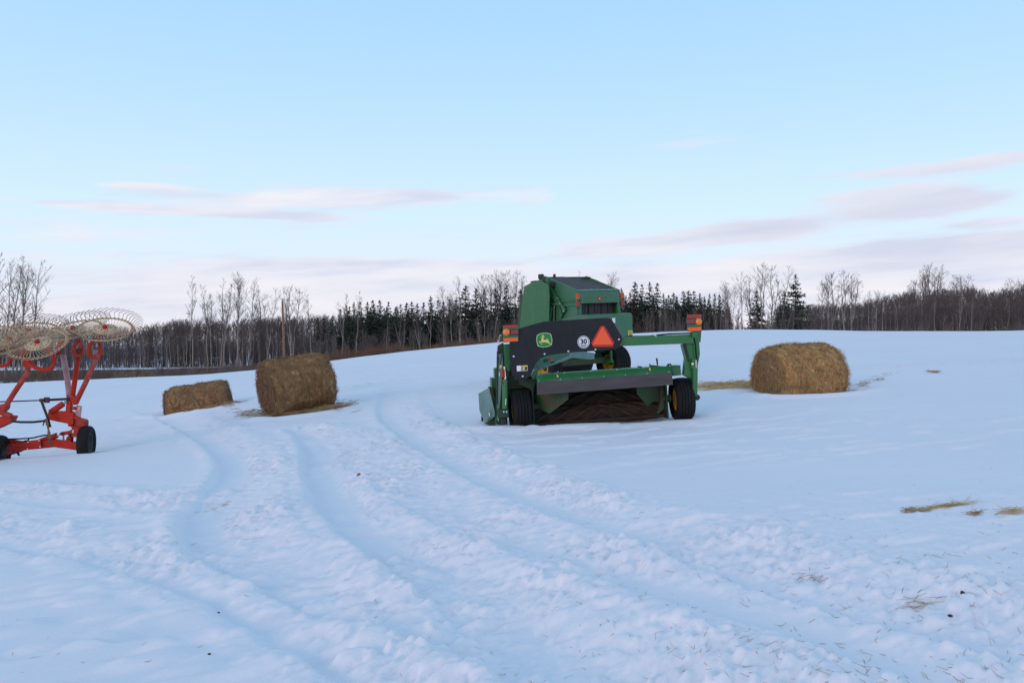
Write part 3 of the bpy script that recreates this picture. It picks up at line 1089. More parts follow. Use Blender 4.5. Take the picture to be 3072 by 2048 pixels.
# behind and right of the machines
sp6 = [(215, 350, 'slim spruce just past the baler lamp'), (300, 400, 'low broad spruce past the baler lamp'), (350, 283, 'tall pointed spruce, first of four above the baler box'), (424, 308, 'shorter spruce, second of four above the baler box'),
       (500, 283, 'tall pointed spruce, third of four above the baler box'), (575, 303, 'spruce with a long bare spike, fourth of four above the baler box'), (640, 400, 'broad shoulder spruce after the four peaks'), (690, 420, 'low spruce after the four peaks'),
       (740, 398, 'small pointed spruce above the mower beam'), (775, 430, 'tiny spruce tip above the mower beam'), (838, 380, 'spruce, first of four even ones before the mower lamps'), (892, 374, 'spruce, second of four even ones before the mower lamps'),
       (944, 378, 'spruce, third of four even ones before the mower lamps'), (1006, 395, 'spruce, fourth of four even ones above the mower lamps'), (1052, 436, 'low spruce tip just past the mower lamps'), (1105, 404, 'ragged spruce past the mower lamps'),
       (1155, 405, 'thin spruce next to pale aspens past the mower lamps'), (1205, 410, 'last spruce before the round-crowned poplar'), (1582, 370, 'dense dark spruce under the tall crowns'), (1858, 378, 'narrow spruce beside the big ragged one')]
for k, (x, y, lb) in enumerate(sp6):
    u, v = z6(x, y)
    plant(SPRUCE[(k * 5 + 1) % 9], 'spruce_tree', lb, u, v, 92 + (k * 5 % 8) if x > 1500 else 102 + (k * 5 % 8), None, 'spruces behind the machines', wide=1.25 if x > 1500 else random.uniform(.85, 1.4))
u, v = z6(1970, 212)
plant(GAPPY, 'spruce_tree', 'big ragged spruce with drooping tiers above the golden bale', u, v, 88, None, 'spruces behind the machines', wide=1.1)
by_zoom(z6, [
    (1150, 1142, 400, 'thin white aspen rising past the mower lamps', 0, ASPEN[3]),
    (1200, 1222, 480, 'leaning white aspen past the mower lamps', 0, ASPEN[2]),
    (1262, 1250, 300, 'pale aspen under the round-crowned poplar', 0, ASPEN[0]),
    (1295, 1275, 290, 'round-crowned poplar with dense reddish twigs', 2, BUSHY[2]),
    (1325, 1340, 320, 'slim white aspen after the round-crowned poplar', 0, ASPEN[5]),
    (1442, 1420, 205, 'white aspen standing alone with a sparse crown', -2, ASPEN[2]),
    (1620, 1622, 115, 'tallest bare poplar with a dense rounded crown', 0, BUSHY[0]),
    (1720, 1745, 140, 'bare poplar next to the tallest one, crown spreading', 2, BUSHY[3]),
    (1820, 1870, 135, 'thin leaning poplar before the ragged spruce', 0, ASPEN[1]),
    (1545, 1500, 250, 'poplar limb tree arching out under the tallest crown', 3, BUSHY[1]),
    (1670, 1740, 560, 'curved white sapling under the tallest crown', -6, ASPEN[4]),
    (1860, 1940, 520, 'white sapling leaning across the ragged spruce', -6, ASPEN[3]),
    (2290, 2322, 215, 'pale aspen, first of a pair beyond the golden bale', 0, BUSHY[0]),
    (2210, 2215, 280, 'thin aspen before the pair beyond the golden bale', 2, ASPEN[5]),
    (110, 110, 205, 'bare tree with rounded twigs showing over the baler', 20, BUSHY[2]),
    (-245, -245, 185, 'faint thin tree top showing just over the baler belts', 30, ASPEN[3]),
], 90, ASPEN, 'aspen_tree', 'bare trees behind the machines')
by_zoom(z7, [
    (325, 335, 220, 'pale aspen, second of a pair beyond the golden bale', 0, BUSHY[3]),
    (465, 480, 195, 'bushy pale aspen after the pair', 2, BUSHY[0]),
    (528, 545, 235, 'reddish twigged poplar on the far side of the pair', 3, BUSHY[2]),
    (715, 712, 400, 'thin dead stem rising at the edge of the dense wood', 0, ASPEN[2]),
    (775, 786, 390, 'second thin stem at the edge of the dense wood', 0, ASPEN[5]),
    (870, 868, 390, 'third thin stem at the edge of the dense wood', 0, ASPEN[3]),
    (1150, 1145, 330, 'small pinkish tree on the wood top before the big clump', 60, BUSHY[2]),
    (1235, 1215, 290, 'short pinkish tree on the wood top, leaning, before the big clump', 60, BUSHY[0]),
    (1310, 1295, 165, 'tall pale tree, first of three standing over the dense wood', 60, BUSHY[2]),
    (1370, 1365, 125, 'tallest pale tree, second of three standing over the dense wood', 60, BUSHY[0]),
    (1435, 1462, 145, 'pale tree, third of three standing over the dense wood', 60, BUSHY[2]),
    (1625, 1625, 245, 'short pale tree after the three over the dense wood', 60, BUSHY[3]),
    (1690, 1690, 240, 'short pale tree further along over the dense wood', 60, BUSHY[2]),
    (1740, 1748, 245, 'last short pale tree on the flat top of the dense wood', 60, BUSHY[0]),
    (2210, 2205, 275, 'pale tree top near the photo edge over the dense wood', 60, BUSHY[2]),
    (2290, 2285, 290, 'thin tree top at the photo edge over the dense wood', 60, BUSHY[0]),
], 92, ASPEN, 'aspen_tree', 'bare trees along the dense wood')


# ---- woods that read as one mass
def scatter(name, sources, spots, pick):
    """One stuff object: copies of standing trees spread over many spots (x, y, z, height, turn, lean)."""
    n = len(spots)
    A = np.array(spots, float)
    me_ = bpy.data.meshes.new(name)
    me_.vertices.add(n)
    me_.vertices.foreach_set('co', np.ascontiguousarray(A[:, :3], np.float32).ravel())
    sc = me_.attributes.new('scl', 'FLOAT', 'POINT')
    sc.data.foreach_set('value', np.ascontiguousarray(A[:, 3], np.float32))
    ro = me_.attributes.new('rot', 'FLOAT_VECTOR', 'POINT')
    ro.data.foreach_set('vector', np.stack([np.zeros(n), A[:, 5], A[:, 4]], -1).astype(np.float32).ravel())
    va = me_.attributes.new('var', 'INT', 'POINT')
    va.data.foreach_set('value', np.array([pick(k) for k in range(n)], np.int32))
    me_.update()
    o_ = bpy.data.objects.new(name, me_)
    COL.objects.link(o_)
    t = bpy.data.node_groups.new(name, 'GeometryNodeTree')
    t.interface.new_socket('Geometry', in_out='INPUT', socket_type='NodeSocketGeometry')
    t.interface.new_socket('Geometry', in_out='OUTPUT', socket_type='NodeSocketGeometry')
    gi, go = t.nodes.new('NodeGroupInput'), t.nodes.new('NodeGroupOutput')
    jn = t.nodes.new('GeometryNodeJoinGeometry')

    def attr(nm, ty):
        q = t.nodes.new('GeometryNodeInputNamedAttribute')
        q.data_type = ty
        q.inputs['Name'].default_value = nm
        return [x for x in q.outputs if x.enabled][0]
    s_, r_, v_ = attr('scl', 'FLOAT'), attr('rot', 'FLOAT_VECTOR'), attr('var', 'INT')
    for k, src in enumerate(sources):
        oi = t.nodes.new('GeometryNodeObjectInfo')
        oi.transform_space = 'ORIGINAL'
        oi.inputs['Object'].default_value = src
        oi.inputs['As Instance'].default_value = True
        cmp_ = t.nodes.new('FunctionNodeCompare')
        cmp_.data_type = 'INT'
        cmp_.operation = 'EQUAL'
        ci = [x for x in cmp_.inputs if x.enabled]
        t.links.new(v_, ci[0])
        ci[1].default_value = k
        ip = t.nodes.new('GeometryNodeInstanceOnPoints')
        t.links.new(gi.outputs[0], ip.inputs['Points'])
        t.links.new(cmp_.outputs[0], ip.inputs['Selection'])
        t.links.new(oi.outputs['Geometry'], ip.inputs['Instance'])
        t.links.new(r_, ip.inputs['Rotation'])
        t.links.new(s_, ip.inputs['Scale'])
        t.links.new(ip.outputs[0], jn.inputs[0])
    t.links.new(jn.outputs[0], go.inputs[0])
    o_.modifiers.new('scatter', 'NODES').node_group = t
    return kind(o_, 'stuff')


def stand(name, label, cat, meshes, spots, group, m):
    """Single small trees and bushes, the patterns of the masses behind them."""
    out_ = []
    for (V, Fc), (x, y, h), lb_ in zip(meshes, spots, label):
        o_ = link(name, np_mesh(name, V, Fc), None, M[m])
        o_.location = (x, y, bz(x, y) - .1)
        o_.scale = (h, h, h)
        tag(o_, lb_, cat, group)
        out_.append(o_)
    return out_


def light_tree(seed, n1, n2, start=.3, spread=.2, r0=.007, tw=.0019):
    tv, cv = bare_tree(seed, start=start, n1=n1, n2=n2, n3=0, spread=spread, up=.95, fork=0, wob=.012, r0=r0, twig=tw)
    return np.concatenate([tv[0], cv[0]]), np.concatenate([tv[1], cv[1] + len(tv[0])])


LT = [light_tree(500 + i, 20, 3, .25, .16) for i in range(5)]
THIN = [light_tree(520 + i, 8, 2, .55, .12, .0052, .0016) for i in range(3)]


def stuff(name, V, Fc, m, smooth=True, parent=None):
    return kind(link(name, np_mesh(name, V, Fc, smooth), parent, M[m]), 'stuff')


def wood_top(pts):
    xs, ys = zip(*pts)
    return lambda u: float(np.interp(u, xs, ys))


left_top = wood_top([(-300, 985), (0, 985), (420, 985), (520, 965), (600, 965), (800, 958), (960, 952), (1100, 950), (1250, 965)])
right_top = wood_top([(2200, 925), (2400, 918), (2560, 912), (2660, 892), (2740, 878), (2830, 874), (2900, 872), (2930, 864), (2975, 882), (3040, 868), (3100, 850), (3400, 830)])


def wood(u0, u1, top, D0, D1, n, seed, hmin=.86):
    g = np.random.default_rng(seed)
    S_ = []
    for _ in range(n):
        D = D0 + (D1 - D0) * g.random() ** 1.3
        u = g.uniform(u0, u1)
        x = (u - 1536) / F * D
        z = bz(x, D)
        zt = 1.6 + (1024 - top(u)) / F * D
        h = (zt - z) * (g.uniform(hmin, 1.04))
        if h > 1.5:
            S_.append((x, D, z - .1, h, g.uniform(0, 6.28), g.normal(0, .03)))
    return S_


sl_ = wood(-400, 1250, left_top, 136, 175, 1100, 1) + wood(-2400, -400, left_top, 136, 170, 600, 21)
def row(us, D, vt):
    return [((u_ - 1536) / F * (D + 2 * (i_ % 3)), D + 2 * (i_ % 3), 1.6 + (1024 - vt(u_)) / F * D - bz((u_ - 1536) / F * D, D)) for i_, u_ in enumerate(us)]


LTO = stand('bare_tree', ['thin bare tree in the first row of the far wood, just past the low bale', 'thin bare tree in the first row of the far wood, above the low bale', 'thin bare tree in the first far-wood row, above the gap between two brown bales', 'thin bare tree in the first row of the far wood, short of the tall bale', 'thin bare tree in the first row of the far wood, past the brown pole'], 'tree', LT, row([470, 560, 660, 745, 905], 134, lambda u_: left_top(u_) + 12), 'first row of the far wood', 'brush')
scatter('bare_woods', LTO, sl_, lambda k: k % 5)
sr_ = wood(2330, 3450, right_top, 100, 150, 760, 2) + wood(3450, 5600, right_top, 105, 150, 700, 22)
scatter('bare_woods', LTO, sr_, lambda k: k % 5)
sb_ = wood(-400, 1080, lambda u: left_top(u) + 62, 135, 160, 900, 12, .6) + wood(2300, 3450, lambda u: right_top(u) + 45, 98, 130, 700, 13, .6)
BT = [light_tree(540 + i, 20, 3, .03, .34, .006, .0032) for i in range(4)]
BTO = stand('bare_bush', ['tangled grey bush at the wood foot above the near end of the low bale', 'tangled grey bush at the wood foot above the middle of the low bale', 'tangled grey bush at the wood foot between the two brown bales', 'tangled grey bush at the wood foot beside the brown pole'], 'bush', BT, [(x_, y_, h_ * .55) for x_, y_, h_ in row([520, 620, 700, 830], 133, left_top)], 'bushes at the foot of the far wood', 'brush')
scatter('thicket', BTO, sb_, lambda k: k % 4)
# paler stems that show at the edge of the woods
g = np.random.default_rng(5)
st = wood(-300, 1000, lambda u: left_top(u) + 25, 131, 137, 110, 3, .6) + wood(2350, 3400, lambda u: right_top(u) + 22, 93, 102, 70, 4, .55)
THO = stand('pale_sapling', ['thin pale sapling at the wood edge above the low bale', 'thin pale sapling at the wood edge past the low bale', 'thin pale sapling at the wood edge nearest the tall bale'], 'tree', THIN, row([500, 690, 780], 131, lambda u_: left_top(u_) + 30), 'pale saplings at the wood edge', 'bark_pale')
scatter('pale_stems', THO, st, lambda k: k % 3)
# undergrowth below the spruces, behind the machines and along the wood edge
mid_top = wood_top([(960, 1000), (1150, 985), (1600, 950), (1900, 930), (2100, 920), (2400, 930), (2600, 950)])
un = wood(930, 2500, mid_top, 80, 112, 360, 6, .55)
scatter('undergrowth', LTO, un, lambda k: k % 5)
# a dark filling of small spruces behind the front ones
SPO = [c_ for o_ in bpy.data.objects if o_.get('category') == 'tree' and o_.name.startswith('spruce_tree') for c_ in o_.children if c_.name.startswith('crown')][:3]
sp_top = wood_top([(1000, 960), (1050, 930), (1140, 915), (1290, 925), (1500, 915), (1870, 885), (2060, 888), (2200, 905), (2290, 925), (2330, 990), (2440, 925), (2480, 960)])
sf = wood(975, 2190, sp_top, 106, 124, 190, 8, .75)
scatter('spruce_woods', SPO, sf, lambda k: k % 3)

# red willow brush along the edge of the field
LW = []
for i in range(3):
    g2 = np.random.default_rng(600 + i)
    ln_ = []
    for _ in range(22):
        a, e = g2.uniform(0, 6.28), g2.uniform(.9, 1.5)
        L = g2.uniform(.5, 1)
        s = np.linspace(0, 1, 4)
        d = np.array([math.cos(a) * math.cos(e), math.sin(a) * math.cos(e), math.sin(e)])
        P = np.outer(s * L, d) + np.outer(s ** 2, g2.normal(0, .08, 3)) + np.array([g2.normal(0, .12), g2.normal(0, .12), 0])
        ln_.append((P, .011 * (1 - .7 * s)))
    LW.append(np_tubes(ln_, 3))
g = np.random.default_rng(11)
ws = []
for _ in range(520):
    u = g.uniform(960, 1520)
    D = g.uniform(67, 80)
    x = (u - 1536) / F * D
    ws.append((x, D, bz(x, D) - .05, g.uniform(.35, 1.0) + (.5 if u < 1200 else 0), g.uniform(0, 6.28), 0))
for _ in range(320):
    u = g.uniform(-60, 940)
    D = g.uniform(84, 104)
    x = (u - 1536) / F * D
    ws.append((x, D, bz(x, D) - .05, g.uniform(.3, 1.1), g.uniform(0, 6.28), 0))
WLO = stand('willow_bush', ['reddish willow bush at the field edge nearest the tall bale', 'reddish willow bush at the field edge, middle of three', 'reddish willow bush at the field edge nearest the mower'], 'bush', LW, [((u_ - 1536) / F * 68, 68, .9) for u_ in (1110, 1240, 1390)], 'willow bushes at the field edge', 'willow')
scatter('willow_brush', WLO, ws, lambda k: k % 3)
# dark brush on the bank below the aspens
ws = []
for _ in range(300):
    u = g.choice([g.uniform(460, 800), g.uniform(-80, 330), g.uniform(1550, 3200)])
    D = g.uniform(76, 92)
    x = (u - 1536) / F * D
    ws.append((x, D, bz(x, D) - .05, g.uniform(.6, 1.9), g.uniform(0, 6.28), 0))
DBO = stand('grey_bush', ['small grey bush on the brown bank above the near end of the low bale', 'small grey bush on the brown bank above the far end of the low bale', 'small grey bush on the brown bank close to the tall bale'], 'bush', LW, [((u_ - 1536) / F * 84, 84, 1.3) for u_ in (500, 610, 720)], 'grey bushes on the bank', 'brush')
scatter('dark_brush', DBO, ws, lambda k: k % 3)
# dry grass blades on the bank
gl = []
for _ in range(7000):
    x, y = g.uniform(-80, -26), g.uniform(86, 106)
    z = bz(x, y) + .05
    h = g.uniform(.15, .5)
    gl.append((np.array([[x, y, z], [x + g.normal(0, .06), y, z + h * .6], [x + g.normal(0, .14), y, z + h]]), np.array([.02, .016, .006])))
stuff('dry_grass', *np_tubes(gl, 3), 'dry_grass')
# leafy dark shrubs at the foot of the spruces and behind the rake
for k, (u, vt, D, lb) in enumerate([(1130, 1000, 80, 'rounded grey leafless shrub below the spruces'), (1085, 1015, 79, 'low grey leafless shrub beside the rounded one'), (215, 1060, 84, 'dark dense shrub behind the rake posts'),
                                    (150, 1075, 84, 'dark low shrub behind the rake arm'), (250, 1085, 83, 'small dark shrub beside the rake posts')]):
    plant(SCRUB[k % 3], 'bare_shrub', lb, u, vt, D, None, 'leafless shrubs at the wood edge', cat='shrub', wide=2.2)

# the brown pole
pb = W(*z4(1525, 1035), 90)
pb.z = bz(pb.x, 90) - .2
pt = W(*z4(1503, 480), 90)
pl = thing('wooden_pole', 'brown peeling wooden pole standing among the white aspens', 'pole', pb)
d = pt - pb
part('shaft', MB().tube([(0, 0, 0), d * .33, d * .66, d], [.17, .15, .13, .105], 10), M['pole'], pl)
part('top_pin', MB().tube([d, d * 1.035], .03, 6), M['dark_steel'], pl)

# ------------------------------------------------------------------ wheels, lamps
def tyre_profile(Rr, Wd, rim, grooves=5):
    """Closed cross-section (radius, along axle) of a rib tyre."""
    h = Wd / 2
    P = [(rim, -h * .62), (rim + .02, -h * .80), (rim + (Rr - rim) * .45, -h), (rim + (Rr - rim) * .80, -h * .96), (Rr - .012, -h * .80)]
    cuts_ = [0.0]
    for i in range(grooves):
        cuts_ += [cuts_[-1] + 1.0, cuts_[-1] + 1.28]
    xs = np.array(cuts_[:-1]) / max(cuts_[-2] if len(cuts_) > 1 else 1, 1e-6) * h * 1.56 - h * .78 if grooves else np.zeros(1)
    if not grooves:
        P += [(Rr, -h * .5), (Rr + .004, 0), (Rr, h * .5)]
    for i in range(len(xs) - 1):
        a, b = xs[i], xs[i + 1]
        crown = lambda x: Rr - .02 * (x / h) ** 2
        if i % 2 == 0:
            P += [(crown(a), a + .002), (crown(b), b - .002)]
        else:
            P += [(Rr - .020, a + .004), (Rr - .020, b - .004)]
    P += [(Rr - .012, h * .80), (rim + (Rr - rim) * .80, h * .96), (rim + (Rr - rim) * .45, h), (rim + .02, h * .80), (rim, h * .62)]
    return P


def wheel(parent, c, Rr, Wd, rim, m_rim, face=-1, grooves=5, turn=0.0, label=None):
    """Rim (part) with its tyre and hub (sub-parts); the axle runs along x."""
    Mx = Matrix.Translation(c) @ Matrix.Rotation(R(turn), 4, 'Z')
    h = Wd / 2
    rm = MB()
    prof = [(rim + .012, -h * .70), (rim - .012, -h * .70), (rim - .03, -h * .45), (rim - .05, -h * .20), (rim * .55, -h * .12), (rim * .50, -h * .25), (.07, -h * .25),
            (.07, h * .0), (rim * .5, h * .02), (rim - .05, h * .10), (rim - .03, h * .45), (rim - .012, h * .70), (rim + .012, h * .70)]
    rm.lathe(prof, 36, Mx, close=True)
    for k in range(6):
        a = k * math.pi / 3
        p = Vector((-h * .27, math.cos(a) * rim * .36, math.sin(a) * rim * .36))
        rm.tube([Mx @ p, Mx @ (p + Vector((-.02, 0, 0)))], .011, 6)
    o = part('wheel', rm, M[m_rim], parent, label=label)
    part('tyre', MB().lathe(tyre_profile(Rr, Wd, rim, grooves), 56, Mx, close=True), M['rubber'], o, sharp=40)
    part('hub', MB().lathe([(.065, -h * .25), (.06, -h * .45), (.035, -h * .50)], 16, Mx), M['dark_steel'], o)
    return o


# ------------------------------------------------------------------ mower-conditioner
MF = Fr(Vector((1.6, 15.15, .06)), 6.0, 3.4)
mow = thing('mower_conditioner', 'green mower conditioner with a black rear shield, SMV triangle and yellow wheels standing in snow', 'mower', None, M=MF.M)


def P(x, y, d):
    return MF.hit(*Z1(x, y), 1, d)


def ZM(x, y):
    return 1420 + .1977 * x, 980 + .1977 * y


def PM(x, y, d):
    return MF.hit(*ZM(x, y), 1, d)


def plate(pts, d, th=.012, f=P):
    """Flat plate whose rear face lies at local depth d (or at per-corner depths)."""
    return MB().prism([f(*p, d) if len(p) == 2 else f(*p) for p in pts], (0, th, 0))


# wheels
for cx, cz, tn in ((478, 1322, 3), (1945, 1250, -3)):
    c = P(cx, cz, 0.0)
    wheel(mow, Vector((c.x, 0, .385)), .395, .345, .205, 'yellow', grooves=5, turn=tn)

# rear shield
SH = [(385, 770), (402, 690), (440, 636), (476, 617), (580, 586), (700, 555), (1000, 537), (1270, 521), (1296, 526), (1318, 545), (1345, 592), (1404, 690), (1408, 722), (1376, 795), (1340, 811),
      (1160, 822), (920, 835), (800, 850), (720, 866), (664, 890), (628, 930), (606, 980), (580, 1040), (566, 1062), (540, 1072), (458, 1080), (434, 1068), (412, 1040), (398, 960), (390, 860)]
sh = part('rear_shield', plate(SH, -.47, .06), M['black_panel'], mow, bevel=.012)
for bx, by in ((425, 871), (705, 849), (920, 824), (1165, 809), (1377, 717), (507, 1050)):
    p = P(bx, by, -.47)
    part('bolt', MB().lathe([(.019, -.004), (.017, .010), (.010, .014)], 10, Matrix.Translation(p) @ Matrix.Rotation(R(-90), 4, 'Z')), M['steel'], sh)


def LG(x, y):
    return 1600 + x * .04464, 985 + y * .04464


def lg(pts, d, th=.004, k=1.0):
    c = (740, 770)
    return MB().prism([MF.hit(*LG(c[0] + (x - c[0]) * k, c[1] + (y - c[1]) * k), 1, d) for x, y in pts], (0, th, 0))


SHLD = [(240, 460), (420, 350), (600, 300), (760, 285), (900, 293), (1060, 325), (1165, 360), (1225, 520), (1272, 750), (1262, 920), (1235, 1110), (1060, 1190), (900, 1240), (700, 1268), (500, 1242), (305, 1185), (250, 1040), (208, 800), (215, 610)]
part('emblem_border', lg(SHLD, -.475), M['pale_green_print'], sh)
part('emblem_field', lg(SHLD, -.479, k=.925), M['green_print'], sh)
DEER = [(490, 650), (540, 625), (600, 600), (640, 570), (600, 530), (500, 565), (480, 548), (540, 508), (590, 500), (550, 445), (575, 435), (620, 500), (655, 490), (630, 420), (665, 415), (705, 480), (692, 550), (740, 545), (772, 555),
        (730, 600), (690, 605), (672, 640), (672, 720), (700, 760), (920, 762), (940, 745), (895, 685), (920, 665), (1012, 740), (992, 790), (1045, 880), (1075, 950), (1145, 990), (1240, 1090), (1190, 1095), (1110, 1025), (980, 990),
        (890, 935), (800, 928), (650, 940), (530, 918), (435, 905), (500, 975), (612, 1030), (580, 1052), (485, 1015), (378, 900), (400, 868), (530, 848), (550, 740), (575, 650)]
part('emblem_deer', lg(DEER, -.483), M['yellow_print'], sh, smooth=False)


def disc(cx, cy, r, d, f=P, n=40, th=.004):
    c = f(cx, cy, d)
    return MB().prism([c + Vector((math.cos(a) * r, 0, -math.sin(a) * r)) for a in np.arange(n) * 2 * math.pi / n], (0, th, 0))


part('speed_disc', disc(1058, 741, .110, -.475), M['white_print'], sh)
part('speed_ring', disc(1058, 741, .098, -.479), M['black_print'], sh)
part('speed_face', disc(1058, 741, .089, -.483), M['white_print'], sh)


def text_mesh(s, size, bold=0.0):
    cu = bpy.data.curves.new('lettering', 'FONT')
    cu.body = s
    cu.size = size
    cu.align_x = 'CENTER'
    cu.align_y = 'CENTER'
    cu.offset = bold
    cu.extrude = .0015
    cu.resolution_u = 4
    o = bpy.data.objects.new('lettering', cu)
    COL.objects.link(o)
    dg = bpy.context.evaluated_depsgraph_get()
    me_ = bpy.data.meshes.new_from_object(o.evaluated_get(dg))
    bpy.data.objects.remove(o)
    return me_


def lettering(s, size, p, parent, m='black_print', bold=0.0):
    o = link('lettering', text_mesh(s, size, bold), parent, M[m])
    o.matrix_local = Matrix.Translation(p) @ Matrix.Rotation(R(90), 4, 'X')
    return o


lettering('30', .118, P(1058, 738, -.487), sh, bold=.0035)
lettering('km/h', .042, P(1059, 771, -.487), sh, bold=.0006)
tri = part('warning_triangle', plate([(1211, 597), (1248, 597), (1336, 745), (1322, 785), (1144, 786), (1127, 746)], -.485, .012), M['red_reflect'], sh)
part('triangle_centre', plate([(1229, 596), (1323, 763), (1137, 766)], -.489, .004), M['orange'], sh)
part('pictogram_decal', plate([(452, 955), (490, 953), (493, 1002), (455, 1006)], -.474, .004), M['white_print'], sh, bevel=.0)
part('warning_decal', plate([(495, 954), (550, 950), (552, 1000), (498, 1004)], -.474, .004), M['yellow_print'], sh)
part('decal_print', plate([(502, 966), (546, 963), (547, 995), (504, 999)], -.477, .003), M['black_print'], sh)
for a in range(3):
    part('decal_stroke', plate([(508, 970 + a * 9), (528, 969 + a * 9), (528, 974 + a * 9), (508, 976 + a * 9)], -.479, .002), M['white_print'], sh)

# cross beam and its hose
b0, b1 = P(700, 760, -.36), P(2052, 712, -.36)
bm = part('cross_beam', MB().beam(b0 + Vector((0, .09, 0)), b1 + Vector((0, .09, 0)), .18, .165), M['green_new'], mow, bevel=.012)
hose = [P(x, y, -.33) for x, y in ((1380, 712), (1450, 692), (1560, 690), (1650, 688), (1740, 676), (1830, 668), (1900, 665), (1980, 662), (2030, 662), (2052, 690), (2068, 760), (2075, 850), (2085, 930))]
part('hose', MB().tube(hose, .014, 6), M['rubber'], mow)
part('beam_strap', MB().tube([P(1690, 680, -.34), P(1710, 678, -.34), P(1712, 690, -.37)], .010, 5), M['white_print'], mow)

# lamp brackets at both ends
def lamp_set(x0, x1, y0, mirror):
    """Bracket, red reflector, amber lamp, tail lamp and orange strip, measured from its upper outer corner."""
    br = part('lamp_bracket', plate([(x0, y0), (x1, y0 - 6), (x1 + 2, y0 + 148), (x0 + 4, y0 + 154)], -.50, .03), M['green_new'], mow, bevel=.006)
    part('red_reflector', plate([(x0 + 6, y0 + 2), (x1 - 8, y0 - 5), (x1 - 8, y0 + 21), (x0 + 8, y0 + 27)], -.508, .008), M['red_reflect'], br)
    part('orange_reflector', plate([(x0 + 6, y0 + 117), (x1 - 2, y0 + 110), (x1 - 4, y0 + 140), (x0 + 8, y0 + 147)], -.508, .008), M['orange'], br)
    ax, tx0, tx1 = (x0 + 30, x0 + 70, x1 + 2) if not mirror else (x1 - 31, x0 - 4, x1 - 60)
    c = P(ax, y0 + 62, -.50)
    T_ = Matrix.Translation(c) @ Matrix.Rotation(R(-90), 4, 'Z')
    part('amber_lamp', MB().lathe([(.058, -.02), (.062, .0), (.062, .035), (.055, .05), (.035, .062), (.012, .067)], 28, T_), M['amber'], br)
    p0, p1, p2, p3 = (tx0, y0 + 40), (tx1, y0 + 36), (tx1, y0 + 80), (tx0, y0 + 83)
    part('lamp_housing', plate([(p0[0] - 3, p0[1] - 4), (p1[0] + 3, p1[1] - 4), (p2[0] + 3, p2[1] + 4), (p3[0] - 3, p3[1] + 4)], -.535, .035), M['black_print'], br, bevel=.006)
    part('tail_lamp', plate([p0, p1, p2, p3], -.548, .014), M['dark_red'], br, bevel=.005)
    return br


lamp_set(328, 466, 590, False)
lamp_set(1996, 2124, 495, True)
part('lamp_post', MB().beam(P(2060, 700, -.44), P(2060, 600, -.44), .09, .05, (0, 1, 0)), M['green_new'], mow, bevel=.005)

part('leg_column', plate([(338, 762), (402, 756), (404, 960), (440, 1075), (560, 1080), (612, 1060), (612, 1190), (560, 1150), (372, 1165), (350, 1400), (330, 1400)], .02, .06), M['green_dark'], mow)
part('dark_backing', plate([(372, 1075), (612, 1075), (606, 1420), (372, 1420)], .30, .03), M['green_dark'], mow)  # dark plate added to fill the dark space behind the tyre
# right-hand leg
part('leg_plate', plate([(1950, 762), (2000, 745), (2048, 640), (2126, 628), (2118, 740), (2105, 742), (2112, 850), (2095, 935), (2084, 1000), (2070, 1215), (2050, 1215), (2038, 1075), (1966, 1040), (1982, 885)], -.26, .14), M['green_new'], mow, bevel=.01)
part('leg_gusset', plate([(1958, 762), (1985, 765), (2015, 885), (2010, 925), (1990, 880)], -.285, .018), M['green_dark'], mow)
part('lift_strut', MB().tube([P(2066, 920, -.33), P(2062, 1225, -.30)], .05, 12), M['green_new'], mow)
part('strut_bracket', plate([(2040, 890), (2085, 900), (2082, 990), (2036, 980)], -.35, .06), M['green_new'], mow, bevel=.006)
part('strut_pin', MB().tube([P(2044, 938, -.38), P(2044, 938, -.33)], .022, 10), M['steel'], mow)
part('valve', MB().tube([P(2074, 905, -.38), P(2076, 975, -.38)], [.014, .010], 8), M['steel'], mow)
part('lift_eye', MB().lathe([(.055, -.03), (.055, .03)], 16, Matrix.Translation(P(2080, 1240, -.25)) @ Matrix.Rotation(R(-90), 4, 'Z')), M['dark_steel'], mow)

# left-hand end
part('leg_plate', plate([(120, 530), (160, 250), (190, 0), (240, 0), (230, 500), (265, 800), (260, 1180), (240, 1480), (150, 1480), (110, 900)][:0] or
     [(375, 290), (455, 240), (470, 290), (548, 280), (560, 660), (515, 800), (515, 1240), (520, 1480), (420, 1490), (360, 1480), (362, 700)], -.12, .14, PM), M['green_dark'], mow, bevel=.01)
part('leg_post', plate([(462, 270), (550, 280), (562, 668), (520, 680), (470, 560)], -.20, .05, PM), M['green_new'], mow, bevel=.006)
part('divider_strip', plate([(384, 420), (440, 400), (452, 560), (436, 760), (405, 1200), (375, 1205), (380, 800)], -.24, .03, PM), M['pale_teal'], mow, bevel=.004)
part('divider_foot', plate([(366, 1165), (398, 1205), (388, 1440), (358, 1400)], -.26, .02, PM), M['pale_teal'], mow)
part('strip_slot', plate([(385, 450), (393, 450), (392, 540), (385, 545)], -.243, .006, PM), M['hole'], mow)
part('strip_decal', plate([(398, 582), (432, 582), (430, 628), (396, 628)], -.244, .004, PM), M['yellow_print'], mow)
part('strip_notice', plate([(388, 690), (404, 690), (402, 748), (386, 748)], -.244, .004, PM), M['white_print'], mow)
ladder = MB()
for k in range(40):
    p = PM(366 - k * .35, 380 + k * 20, -.25)
    ladder.box(p, (.022, .03, .030))
kind(part('chain_links', ladder, M['green_dark'], mow), 'stuff')
part('lift_cylinder', MB().tube([PM(478, 800, -.33), PM(478, 1240, -.33)], .050, 14), M['green_new'], mow)
part('cylinder_rod', MB().tube([PM(470, 600, -.33), PM(478, 800, -.33)], .018, 10), M['steel'], mow)
part('cylinder_valve', MB().box(PM(456, 705, -.36), (.05, .05, .14)), M['red'], mow, bevel=.008)
